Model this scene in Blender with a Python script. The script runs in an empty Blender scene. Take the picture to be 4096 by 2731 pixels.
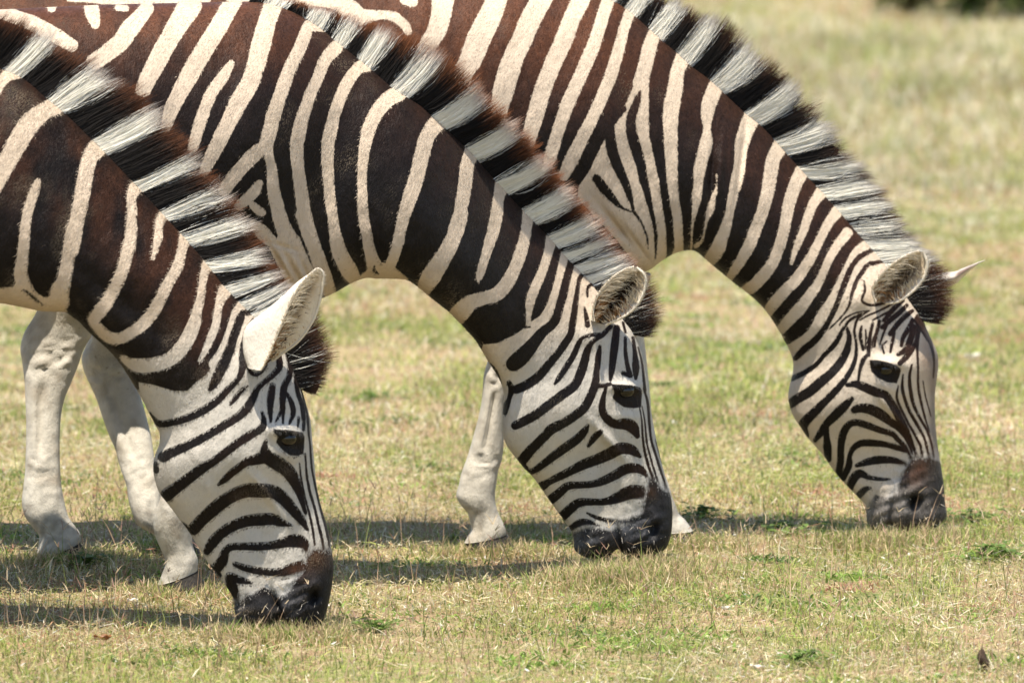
import bpy, math, random
import numpy as np
random.seed(7)
rng = np.random.default_rng(7)
SC = bpy.context.scene
COL = SC.collection
R = math.radians

# ------------------------------------------------------------------ camera, sky, sun, exposure
CAM_H = 1.9                      # eye height of the photographer
PITCH = R(5.308)                 # looking slightly down
F4 = 30476.0                     # focal length in pixels of a 4096 px wide frame
cam = bpy.data.cameras.new("camera")
cam.sensor_width = 36.0
cam.lens = 36.0 * F4 / 4096.0
cam.clip_start = 0.5
cam.clip_end = 1000.0
cam.dof.use_dof = True
cam.dof.focus_distance = 15.05
cam.dof.aperture_fstop = 6.3
camo = bpy.data.objects.new("camera", cam)
COL.objects.link(camo)
camo.location = (0, 0, CAM_H)
camo.rotation_euler = (math.pi / 2 - PITCH, 0, 0)
SC.camera = camo

SUN_EL, SUN_AZ = R(74.0), R(207.0)     # compass azimuth (0 = +y, 90 = +x): behind the photographer, to the left
w = bpy.data.worlds.new("World")
SC.world = w
w.use_nodes = True
wn = w.node_tree.nodes
wn.clear()
wo = wn.new("ShaderNodeOutputWorld")
wb = wn.new("ShaderNodeBackground")
ws = wn.new("ShaderNodeTexSky")
ws.sky_type = 'NISHITA'
ws.sun_disc = False
ws.sun_elevation = SUN_EL
ws.sun_rotation = SUN_AZ
wb.inputs[1].default_value = 0.11
w.node_tree.links.new(ws.outputs[0], wb.inputs[0])
w.node_tree.links.new(wb.outputs[0], wo.inputs[0])

sl = bpy.data.lights.new("sun", 'SUN')
sl.energy = 4.2
sl.angle = R(0.53)
sl.color = (1.0, 0.93, 0.82)
so = bpy.data.objects.new("sun", sl)
COL.objects.link(so)
sd_ = np.array([math.sin(SUN_AZ) * math.cos(SUN_EL), math.cos(SUN_AZ) * math.cos(SUN_EL), math.sin(SUN_EL)])
so.location = tuple(sd_ * 30)
import mathutils
so.rotation_euler = mathutils.Vector((-sd_[0], -sd_[1], -sd_[2])).to_track_quat('-Z', 'Y').to_euler()

SC.view_settings.view_transform = 'Standard'
SC.view_settings.look = 'None'
SC.view_settings.gamma = 1.0
SC.view_settings.exposure = 1.08

# ------------------------------------------------------------------ helpers
def to_world(X, Y, D):
    """a traced photo point (4096 px frame) put on the vertical plane y = D"""
    X = np.asarray(X, float); Y = np.asarray(Y, float); D = np.asarray(D, float)
    a = (X - 2048.0) / F4
    b = -(Y - 1365.5) / F4
    dy = math.cos(PITCH) + b * math.sin(PITCH)
    dz = -math.sin(PITCH) + b * math.cos(PITCH)
    t = D / dy
    return np.stack([a * t, D + 0 * t, CAM_H + dz * t], -1)

def to_px(P):
    x, y, z = P[..., 0], P[..., 1], P[..., 2] - CAM_H
    f = y * math.cos(PITCH) - z * math.sin(PITCH)
    u = y * math.sin(PITCH) + z * math.cos(PITCH)
    return 2048.0 + F4 * x / f, 1365.5 - F4 * u / f

K = 1000.0 / 1568.0
CROP = dict(A=(0, 0), B=(0, 900), C=(500, 1000), D=(500, 1731), E=(700, 0), F=(1300, 0), G=(800, 500), H=(1700, 600),
            I=(1800, 1000), J=(1800, 1400), N=(1700, 0), K=(2200, 100), O=(2400, 500), P=(3000, 600), Q=(3000, 1000),
            R=(3000, 1300), S=(0, 1500))
def pts(c, lst):
    ox, oy = CROP[c]
    return [tuple([ox + p[0] * K, oy + p[1] * K] + [q * K for q in p[2:]]) for p in lst]

def catmull(a, n_per=4):
    a = np.asarray(a, float)
    if len(a) < 3:
        return a
    p = np.vstack([2 * a[0] - a[1], a, 2 * a[-1] - a[-2]])
    out = []
    for i in range(1, len(p) - 2):
        for k in range(n_per):
            t = k / n_per
            out.append(0.5 * ((2 * p[i]) + (-p[i - 1] + p[i + 1]) * t + (2 * p[i - 1] - 5 * p[i] + 4 * p[i + 1] - p[i + 2]) * t * t
                              + (-p[i - 1] + 3 * p[i] - 3 * p[i + 1] + p[i + 2]) * t ** 3))
    out.append(a[-1])
    return np.array(out)

CLAMP = 45.0
def d_line(X, Y, L):
    """signed distance to a tapered stroke (x, y, width)"""
    L = catmull(L, 4)
    L[:, 2] = np.maximum(L[:, 2], 2.0)
    res = np.full(X.shape, CLAMP)
    m = L[:, 2].max() / 2 + CLAMP
    sel = np.where((X > L[:, 0].min() - m) & (X < L[:, 0].max() + m) & (Y > L[:, 1].min() - m) & (Y < L[:, 1].max() + m))[0]
    if not len(sel):
        return res
    x, y = X[sel], Y[sel]
    best = np.full(x.shape, 1e9)
    for i in range(len(L) - 1):
        ax, ay, aw = L[i]; bx, by, bw = L[i + 1]
        ux, uy = bx - ax, by - ay
        l2 = ux * ux + uy * uy + 1e-9
        t = np.clip(((x - ax) * ux + (y - ay) * uy) / l2, 0, 1)
        d = np.hypot(x - ax - t * ux, y - ay - t * uy) - 0.5 * (aw + t * (bw - aw))
        best = np.minimum(best, d)
    res[sel] = np.minimum(best, CLAMP)
    return res

def d_poly(X, Y, Pn):
    Pn = np.asarray(Pn, float)
    best = np.full(X.shape, 1e9)
    inside = np.zeros(X.shape, bool)
    n = len(Pn)
    for i in range(n):
        ax, ay = Pn[i][:2]; bx, by = Pn[(i + 1) % n][:2]
        ux, uy = bx - ax, by - ay
        t = np.clip(((X - ax) * ux + (Y - ay) * uy) / (ux * ux + uy * uy + 1e-9), 0, 1)
        best = np.minimum(best, np.hypot(X - ax - t * ux, Y - ay - t * uy))
        c = ((ay > Y) != (by > Y)) & (X < (bx - ax) * (Y - ay) / (by - ay + 1e-12) + ax)
        inside ^= c
    return np.clip(np.where(inside, -best, best), -CLAMP, CLAMP)

def coat(X, Y, ops):
    """negative = dark hair, positive = pale hair"""
    s = np.full(X.shape, CLAMP)
    for op, kind, data in ops:
        d = d_line(X, Y, data) if kind == 'l' else d_poly(X, Y, data)
        s = np.minimum(s, d) if op == 'D' else np.maximum(s, -d)
    return s

def smooth(a, b, x):
    t = np.clip((x - a) / (b - a), 0, 1)
    return t * t * (3 - 2 * t)

def vnoise(x, y, seed=0):
    xi = np.floor(x).astype(np.int64); yi = np.floor(y).astype(np.int64)
    fx = x - xi; fy = y - yi
    fx = fx * fx * (3 - 2 * fx); fy = fy * fy * (3 - 2 * fy)
    def h(a, b):
        n = (a * 374761393 + b * 668265263 + seed * 982451653) & 0x7fffffff
        n = ((n ^ (n >> 13)) * 1274126177) & 0x7fffffff
        return ((n ^ (n >> 16)) & 0xffff) / 65535.0
    return (h(xi, yi) * (1 - fx) + h(xi + 1, yi) * fx) * (1 - fy) + (h(xi, yi + 1) * (1 - fx) + h(xi + 1, yi + 1) * fx) * fy

def fbm(x, y, seed=0, o=3):
    s = 0; a = 0.5
    for i in range(o):
        s = s + a * vnoise(x * 2 ** i, y * 2 ** i, seed + i)
        a *= 0.5
    return s / (1 - 0.5 ** o)

class Geo:
    """collects vertices, faces and per-vertex coat data of ONE mesh object"""
    def __init__(s):
        s.v, s.f, s.a = [], [], {}
        s.n = 0
    def add(s, v, f, **attr):
        v = np.asarray(v, float).reshape(-1, 3)
        s.v.append(v)
        s.f.append([np.asarray(q) + s.n for q in f])
        for k, val in attr.items():
            s.a.setdefault(k, []).append(np.asarray(val, float))
        s.n += len(v)
    def build(s, name, mat, parent=None, origin=(0, 0, 0), smooth_=True):
        v = np.concatenate(s.v) - np.asarray(origin)
        me = bpy.data.meshes.new(name)
        groups = [q for fl in s.f for q in fl if len(q)]
        nl = sum(q.size for q in groups); nf = sum(len(q) for q in groups)
        me.vertices.add(len(v)); me.loops.add(nl); me.polygons.add(nf)
        me.vertices.foreach_set("co", v.astype(np.float32).ravel())
        li = np.concatenate([q.ravel() for q in groups]).astype(np.int32)
        me.loops.foreach_set("vertex_index", li)
        tot = np.concatenate([np.full(len(q), q.shape[1]) for q in groups]).astype(np.int32)
        st = np.concatenate([[0], np.cumsum(tot)[:-1]]).astype(np.int32)
        me.polygons.foreach_set("loop_start", st)
        me.polygons.foreach_set("loop_total", tot)
        me.polygons.foreach_set("use_smooth", np.full(nf, smooth_))
        me.update(calc_edges=True)
        for k, lst in s.a.items():
            val = np.concatenate(lst)
            if val.ndim == 1:
                at = me.attributes.new(k, 'FLOAT', 'POINT')
                at.data.foreach_set("value", val.astype(np.float32))
            else:
                at = me.attributes.new(k, 'FLOAT_COLOR', 'POINT')
                c4 = np.ones((len(val), 4), np.float32); c4[:, :3] = val
                at.data.foreach_set("color", c4.ravel())
        me.materials.append(mat)
        me.validate()
        o = bpy.data.objects.new(name, me)
        COL.objects.link(o)
        if parent is not None:
            o.parent = parent
        return o

def grid_faces(n, m, wrap=False):
    i = np.arange(n - 1)[:, None]; j = np.arange(m if wrap else m - 1)[None, :]
    j2 = (j + 1) % m
    return np.stack([i * m + j, (i + 1) * m + j, (i + 1) * m + j2, i * m + j2], -1).reshape(-1, 4)

def tag(o, label, cat, group=None, kind=None):
    if label: o['label'] = label
    if cat: o['category'] = cat
    if group: o['group'] = group
    if kind: o['kind'] = kind
    return o

def empty(name, loc):
    o = bpy.data.objects.new(name, None)
    COL.objects.link(o)
    o.location = loc
    return o

# ------------------------------------------------------------------ materials
class NT:
    def __init__(s, name):
        s.m = bpy.data.materials.new(name); s.m.use_nodes = True
        s.t = s.m.node_tree; s.t.nodes.clear()
        s.out = s.n("ShaderNodeOutputMaterial")
    def n(s, typ, **kw):
        nd = s.t.nodes.new(typ)
        for k, v in kw.items():
            if k.startswith("i_"):
                key = k[2:]
                nd.inputs[int(key) if key.isdigit() else key.replace("_", " ")].default_value = v
            else:
                setattr(nd, k, v)
        return nd
    def l(s, a, b): s.t.links.new(a, b)
    def attr(s, name): return s.n("ShaderNodeAttribute", attribute_name=name)
    def math(s, op, a, b=None, clamp=False):
        nd = s.n("ShaderNodeMath", operation=op, use_clamp=clamp)
        for i, q in enumerate((a, b)):
            if q is None: continue
            if isinstance(q, (int, float)): nd.inputs[i].default_value = q
            else: s.l(q, nd.inputs[i])
        return nd.outputs[0]
    def mix(s, fac, a, b, typ='MIX'):
        nd = s.n("ShaderNodeMix", data_type='RGBA', blend_type=typ)
        for sock, q in ((nd.inputs[0], fac), (nd.inputs[6], a), (nd.inputs[7], b)):
            if isinstance(q, (int, float)): sock.default_value = q
            elif isinstance(q, tuple): sock.default_value = (*q, 1) if len(q) == 3 else q
            else: s.l(q, sock)
        return nd.outputs[2]
    def noise(s, scale, detail=2.0, vec=None, rough=0.5):
        nd = s.n("ShaderNodeTexNoise", i_Scale=scale, i_Detail=detail, i_Roughness=rough)
        if vec is not None: s.l(vec, nd.inputs['Vector'])
        return nd.outputs[0]
    def ramp(s, v, a, b, o0=0.0, o1=1.0):
        nd = s.n("ShaderNodeMapRange", interpolation_type='SMOOTHSTEP')
        s.l(v, nd.inputs[0])
        for i, q in zip((1, 2, 3, 4), (a, b, o0, o1)): nd.inputs[i].default_value = q
        return nd.outputs[0]

def coat_material():
    t = NT("zebra_coat")
    co = t.n("ShaderNodeTexCoord").outputs['Object']
    mp = t.n("ShaderNodeMapping"); mp.inputs['Scale'].default_value = (1.0, 1.0, 0.35); mp.inputs['Rotation'].default_value = (0, R(-18), 0)
    t.l(co, mp.inputs[0])
    hair = t.noise(420, 3, mp.outputs[0], 0.6)
    hair2 = t.noise(150, 3, mp.outputs[0], 0.6)
    big = t.noise(9, 3, co)
    mid = t.noise(38, 3, co)
    st = t.attr("stripe").outputs['Fac']
    en = t.math('ADD', t.math('ADD', t.math('MULTIPLY', t.math('SUBTRACT', hair, 0.5), 9.0), t.math('MULTIPLY', t.math('SUBTRACT', hair2, 0.5), 7.0)), t.math('MULTIPLY', t.math('SUBTRACT', mid, 0.5), 5.0))
    edge = t.math('ADD', st, t.math('MULTIPLY', en, t.attr('ragged').outputs['Fac']))
    fac = t.ramp(t.math('DIVIDE', edge, t.attr('soft').outputs['Fac']), -2.2, 2.2)
    dark, light = t.attr("dark_hair").outputs['Color'], t.attr("pale_hair").outputs['Color']
    dv = t.math('ADD', t.math('MULTIPLY', hair2, 1.3), t.math('ADD', t.math('MULTIPLY', mid, 0.8), t.math('MULTIPLY', t.math('SUBTRACT', hair, 0.5), 1.2)))
    dm = t.n("ShaderNodeVectorMath", operation='SCALE'); t.l(dark, dm.inputs[0]); t.l(t.math('MAXIMUM', dv, 0.2), dm.inputs['Scale'])
    lm = t.n("ShaderNodeVectorMath", operation='SCALE'); t.l(light, lm.inputs[0])
    lv = t.math('ADD', t.math('ADD', t.math('MULTIPLY', hair2, 0.22), t.math('MULTIPLY', mid, 0.16)), t.math('ADD', t.math('MULTIPLY', big, 0.16), 0.73))
    t.l(lv, lm.inputs['Scale'])
    # small dirt flecks on the pale hair
    fl = t.ramp(t.noise(85, 2, co), 0.70, 0.78)
    lcol = t.mix(t.math('MULTIPLY', fl, 0.45), lm.outputs[0], (0.16, 0.12, 0.08))
    dust = t.ramp(big, 0.52, 0.8)
    lcol = t.mix(t.math('MULTIPLY', dust, 0.35), lcol, (0.42, 0.33, 0.22))
    col = t.mix(fac, dm.outputs[0], lcol)
    b = t.n("ShaderNodeBsdfPrincipled")
    t.l(col, b.inputs['Base Color'])
    b.inputs['Roughness'].default_value = 0.5
    b.inputs['Specular IOR Level'].default_value = 0.15
    b.inputs['Sheen Weight'].default_value = 0.02
    b.inputs['Sheen Roughness'].default_value = 0.4
    bp = t.n("ShaderNodeBump"); bp.inputs['Strength'].default_value = 0.5; bp.inputs['Distance'].default_value = 0.003
    hh = t.math('ADD', hair, t.math('MULTIPLY', hair2, 1.4))
    t.l(t.math('ADD', hh, t.math('MULTIPLY', mid, 0.5)), bp.inputs['Height'])
    t.l(bp.outputs[0], b.inputs['Normal'])
    t.l(b.outputs[0], t.out.inputs[0])
    return t.m

def hair_material(name="mane_hair"):
    t = NT(name)
    b = t.n("ShaderNodeBsdfPrincipled")
    t.l(t.attr("hair").outputs['Color'], b.inputs['Base Color'])
    b.inputs['Roughness'].default_value = 0.65
    b.inputs['Specular IOR Level'].default_value = 0.15
    tr = t.n("ShaderNodeBsdfTranslucent")
    t.l(t.attr("hair").outputs['Color'], tr.inputs[0])
    mx = t.n("ShaderNodeMixShader"); mx.inputs[0].default_value = 0.35
    t.l(b.outputs[0], mx.inputs[1]); t.l(tr.outputs[0], mx.inputs[2])
    t.l(mx.outputs[0], t.out.inputs[0])
    return t.m

def simple_material(name, col, rough=0.6, var=0.3, scale=60, spec=0.4, bump=0.3):
    t = NT(name)
    co = t.n("ShaderNodeTexCoord").outputs['Object']
    nz = t.noise(scale, 4, co)
    c = t.mix(nz, tuple(q * (1 - var) for q in col), tuple(min(q * (1 + var), 0.95) for q in col))
    b = t.n("ShaderNodeBsdfPrincipled")
    t.l(c, b.inputs['Base Color'])
    b.inputs['Roughness'].default_value = rough
    b.inputs['Specular IOR Level'].default_value = spec
    bp = t.n("ShaderNodeBump"); bp.inputs['Strength'].default_value = bump; bp.inputs['Distance'].default_value = 0.003
    t.l(nz, bp.inputs['Height']); t.l(bp.outputs[0], b.inputs['Normal'])
    t.l(b.outputs[0], t.out.inputs[0])
    return t.m

M_COAT = coat_material()
M_HAIR = hair_material()
M_HOOF = simple_material("hoof_horn", (0.030, 0.026, 0.022), 0.7, 0.5, 110, 0.2, 0.8)
M_EYE = simple_material("eye_glossy", (0.006, 0.004, 0.003), 0.06, 0.4, 30, 0.5, 0.0)

def leaf_material(name, attr):
    t = NT(name)
    c = t.attr(attr).outputs['Color']
    d = t.n("ShaderNodeBsdfPrincipled"); t.l(c, d.inputs['Base Color'])
    d.inputs['Roughness'].default_value = 0.55; d.inputs['Specular IOR Level'].default_value = 0.3
    tr = t.n("ShaderNodeBsdfTranslucent"); t.l(c, tr.inputs[0])
    mx = t.n("ShaderNodeMixShader"); mx.inputs[0].default_value = 0.42
    t.l(d.outputs[0], mx.inputs[1]); t.l(tr.outputs[0], mx.inputs[2]); t.l(mx.outputs[0], t.out.inputs[0])
    return t.m
M_GRASS = leaf_material("grass_blades", "blade")
M_LEAF = leaf_material("leaf_surface", "leaf")

# ------------------------------------------------------------------ ground
def gz(x, y):
    return 0.010 * np.sin(x * 2.3 + 0.7 * y) + 0.012 * np.sin(1.1 * y - x * 0.8 + 1.0) + 0.013 * (fbm(x * 2.6, y * 2.6, 11) - 0.5) * 2 + 0.008 * (fbm(x * 8, y * 6, 12) - 0.5) * 2

def ground():
    t = NT("meadow_soil")
    co = t.n("ShaderNodeTexCoord").outputs['Object']
    n1, n2, n3 = t.noise(0.9, 4, co), t.noise(14, 5, co), t.noise(90, 4, co)
    c = t.mix(t.ramp(n1, 0.38, 0.62), (0.30, 0.23, 0.12), (0.17, 0.19, 0.065))
    c = t.mix(t.ramp(n2, 0.35, 0.7), c, (0.30, 0.185, 0.12))
    c = t.mix(t.ramp(n3, 0.45, 0.75), c, (0.42, 0.35, 0.20))
    b = t.n("ShaderNodeBsdfPrincipled"); t.l(c, b.inputs['Base Color']); b.inputs['Roughness'].default_value = 0.95
    b.inputs['Specular IOR Level'].default_value = 0.1
    bp = t.n("ShaderNodeBump"); bp.inputs['Strength'].default_value = 0.8; bp.inputs['Distance'].default_value = 0.02
    t.l(n3, bp.inputs['Height']); t.l(bp.outputs[0], b.inputs['Normal']); t.l(b.outputs[0], t.out.inputs[0])
    g = Geo()
    xs = np.concatenate([np.linspace(-300, -6, 12), np.linspace(-5.6, 5.6, 150), np.linspace(6, 300, 12)])
    ys = np.concatenate([np.linspace(-60, 10, 10), np.linspace(10.3, 26, 200), np.linspace(26.5, 70, 60), np.linspace(75, 600, 12)])
    X, Y = np.meshgrid(xs, ys, indexing='ij')
    Z = gz(X, Y) * ((np.abs(X) < 8) & (Y > 8) & (Y < 70))
    g.add(np.stack([X, Y, Z], -1), [grid_faces(len(xs), len(ys))])
    o = g.build("ground", t.m)
    # make the faces point up
    o.data.flip_normals()
    o['kind'] = 'structure'
    return o
ground()

# ------------------------------------------------------------------ stripe traces of the three animals
l = lambda op, c, p: (op, 'l', pts(c, p))
pg = lambda op, c, p: (op, 'p', pts(c, p))

Z1_OPS = [
 ('D', 'p', [(-4000, -500), (105, 200), (1100, 1200)] + pts('C', [(860, 430), (760, 395), (700, 400)]) +
   pts('B', [(1470, 560), (1440, 670), (1400, 780), (1345, 870), (1290, 940), (1230, 985), (1175, 1040), (1090, 1040), (960, 1000), (870, 985), (872, 1030), (855, 1035), (828, 985), (800, 960), (600, 900)]) + [(-4000, 1700)]),
 l('W', 'A', [(110, 455, 80), (40, 480, 72), (-20, 560, 65)]),
 l('W', 'A', [(350, 665, 115), (290, 690, 105), (200, 760, 125), (130, 860, 128), (65, 980, 120), (10, 1080, 110), (-40, 1180, 100), (-80, 1300, 90), (-100, 1600, 80)]),
 l('W', 'A', [(240, 1135, 34), (222, 1185, 58), (190, 1280, 62), (165, 1380, 62), (155, 1480, 65), (150, 1580, 68)]),
 l('W', 'B', [(155, 90, 74), (145, 180, 72), (135, 260, 80), (135, 320, 90), (150, 390, 90)]),
 pg('W', 'B', [(-80, 396), (20, 392), (85, 385), (110, 330), (180, 330), (220, 410), (270, 452), (320, 440), (400, 500), (425, 545), (260, 560), (-80, 520)]),
 l('D', 'B', [(150, 405, 16), (210, 450, 20), (270, 500, 10)]),
 l('W', 'A', [(610, 930, 120), (560, 1000, 98), (535, 1120, 95), (510, 1260, 95), (480, 1400, 95), (455, 1560, 95)]),
 l('W', 'B', [(465, 20, 95), (440, 150, 85), (420, 260, 85), (400, 350, 92), (375, 430, 120), (395, 490, 80)]),
 l('W', 'A', [(850, 1180, 85), (825, 1240, 62), (830, 1330, 60), (825, 1450, 68), (815, 1560, 72)]),
 l('W', 'B', [(828, 20, 70), (810, 130, 75), (775, 270, 75), (730, 380, 75), (680, 470, 80), (630, 540, 85), (590, 590, 72)]),
 l('W', 'A', [(1030, 1345, 70), (1000, 1400, 54), (995, 1500, 50)]),
 l('W', 'B', [(1000, 20, 52), (985, 120, 46), (960, 210, 22)]),
 l('W', 'B', [(1165, 70, 80), (1145, 150, 60), (1115, 260, 70), (1060, 360, 70), (1010, 460, 75), (960, 550, 75), (900, 620, 75), (830, 670, 70), (750, 710, 72), (680, 700, 72), (615, 640, 62), (585, 595, 55)]),
 l('W', 'B', [(1310, 245, 85), (1280, 310, 52), (1265, 420, 50), (1240, 530, 60), (1210, 640, 85), (1160, 740, 90), (1080, 830, 88), (980, 870, 88), (880, 880, 88), (810, 860, 60), (770, 830, 36)]),
 l('W', 'B', [(1410, 415, 85), (1375, 500, 50), (1355, 620, 50), (1320, 710, 50), (1280, 800, 35), (1250, 850, 18)]),
 l('W', 'B', [(1520, 500, 65), (1475, 560, 50), (1440, 680, 55), (1395, 790, 60), (1340, 870, 62)]),
 l('D', 'C', [(725, 425, 55), (690, 520, 55), (650, 640, 65), (600, 750, 70), (560, 830, 58), (535, 868, 38)]),
 l('D', 'C', [(860, 412, 20), (800, 398, 22), (740, 395, 40)]),
 l('D', 'C', [(805, 430, 12), (770, 480, 15), (740, 570, 24), (735, 660, 45), (740, 715, 50), (725, 780, 40), (690, 830, 38), (640, 880, 45), (570, 950, 52), (480, 1010, 55), (380, 1055, 52), (290, 1080, 48), (220, 1088, 44), (180, 1055, 28), (155, 1015, 12)]),
 l('D', 'C', [(760, 710, 15), (790, 765, 26), (822, 780, 28), (860, 760, 22), (895, 715, 10)]),
 l('D', 'C', [(770, 850, 14), (730, 880, 28), (690, 930, 35), (660, 965, 24)]),
 l('D', 'C', [(965, 670, 40), (968, 730, 45), (930, 780, 40), (870, 830, 36), (830, 870, 40), (800, 930, 52), (765, 990, 60), (700, 1050, 55), (600, 1110, 55), (500, 1170, 55), (400, 1220, 60), (300, 1265, 65), (240, 1295, 72)]),
 l('D', 'C', [(190, 1345, 46), (195, 1380, 40)]),
 l('D', 'C', [(860, 1015, 22), (870, 1060, 34), (860, 1110, 50), (800, 1150, 55), (720, 1200, 55), (640, 1260, 55), (560, 1320, 55), (480, 1370, 65), (400, 1430, 70), (320, 1490, 75), (265, 1535, 80)]),
 l('D', 'D', [(320, 345, 75), (262, 385, 80), (240, 415, 44)]),
 l('D', 'D', [(885, 45, 22), (875, 90, 45), (880, 140, 80), (830, 165, 70), (770, 178, 58), (730, 205, 50), (670, 250, 50), (620, 295, 42), (585, 325, 18)]),
 l('D', 'D', [(890, 150, 90), (950, 185, 95), (1010, 225, 90), (1052, 280, 80), (1080, 340, 62), (1105, 410, 40), (1132, 500, 22)]),
 l('D', 'D', [(430, 600, 80), (480, 545, 80), (540, 490, 85), (600, 440, 85), (680, 390, 85), (760, 360, 90), (850, 360, 92), (920, 365, 85), (970, 390, 85), (1020, 440, 75), (1070, 500, 65), (1110, 550, 50), (1145, 605, 22)]),
 l('D', 'D', [(390, 590, 25), (350, 560, 25), (310, 540, 12)]),
 l('D', 'D', [(515, 740, 50), (545, 690, 70), (600, 630, 70), (680, 580, 70), (770, 550, 75), (860, 540, 80), (930, 540, 75), (980, 560, 55), (1050, 580, 12)]),
 l('D', 'D', [(570, 850, 70), (610, 800, 70), (625, 750, 55), (660, 715, 50), (740, 710, 50), (850, 710, 55), (940, 700, 55), (1020, 680, 75), (1085, 675, 88), (1125, 695, 62), (1140, 735, 22)]),
 l('D', 'D', [(540, 835, 26), (590, 890, 36)]),
 l('D', 'D', [(690, 820, 35), (740, 840, 45), (820, 860, 50), (900, 870, 50), (980, 870, 60), (1050, 850, 75), (1110, 835, 75)]),
 l('D', 'D', [(660, 900, 60), (720, 920, 50), (780, 933, 30), (800, 940, 14)]),
 l('D', 'D', [(655, 900, 60), (670, 960, 70), (690, 1010, 55), (705, 1045, 24)]),
 pg('D', 'D', [(640, 1040), (700, 1055), (740, 1040), (765, 1005), (800, 1010), (860, 965), (920, 980), (950, 1012), (1000, 1015), (1045, 970), (1065, 920), (1112, 872), (1135, 800), (1160, 740), (1200, 728), (1245, 735), (1300, 735), (1400, 820), (1400, 1400), (640, 1400)]),
 l('D', 'D', [(1095, 190, 10), (1105, 280, 14), (1128, 400, 15), (1155, 500, 16), (1175, 590, 17), (1190, 700, 14)]),
 l('D', 'D', [(1130, 130, 12), (1140, 260, 16), (1160, 370, 19), (1190, 470, 19), (1210, 560, 20), (1235, 660, 19), (1245, 730, 14)]),
 l('D', 'D', [(1160, 70, 14), (1172, 220, 14), (1198, 350, 16), (1226, 470, 18), (1254, 570, 18), (1274, 660, 18), (1284, 730, 12)]),
 l('D', 'C', [(925, 850, 42), (915, 920, 50), (910, 990, 40), (915, 1075, 18)]),
 l('D', 'C', [(1010, 645, 20), (1035, 720, 35), (1030, 790, 40), (1000, 850, 45), (990, 920, 45), (982, 1000, 30), (945, 1075, 12)]),
 l('D', 'C', [(995, 980, 26), (990, 1085, 14)]),
 l('D', 'C', [(1045, 680, 14), (1065, 760, 20), (1075, 830, 32), (1085, 900, 30), (1110, 970, 32), (1120, 1060, 30)]),
 l('D', 'C', [(1018, 900, 22), (1045, 960, 34), (1055, 1020, 35), (1032, 1085, 18)]),
 l('D', 'C', [(1108, 880, 16), (1130, 970, 15), (1146, 1060, 17), (1152, 1150, 15), (1166, 1250, 11)]),
 l('D', 'C', [(1090, 1050, 20), (1083, 1105, 14)]),
 l('D', 'C', [(1122, 1085, 24), (1118, 1125, 22)]),
 pg('D', 'C', [(925, 1118), (980, 1128), (1050, 1132), (1110, 1140), (1128, 1165), (1120, 1275), (1080, 1290), (1030, 1285), (985, 1250), (945, 1205), (960, 1170), (940, 1150)]),
]

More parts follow.
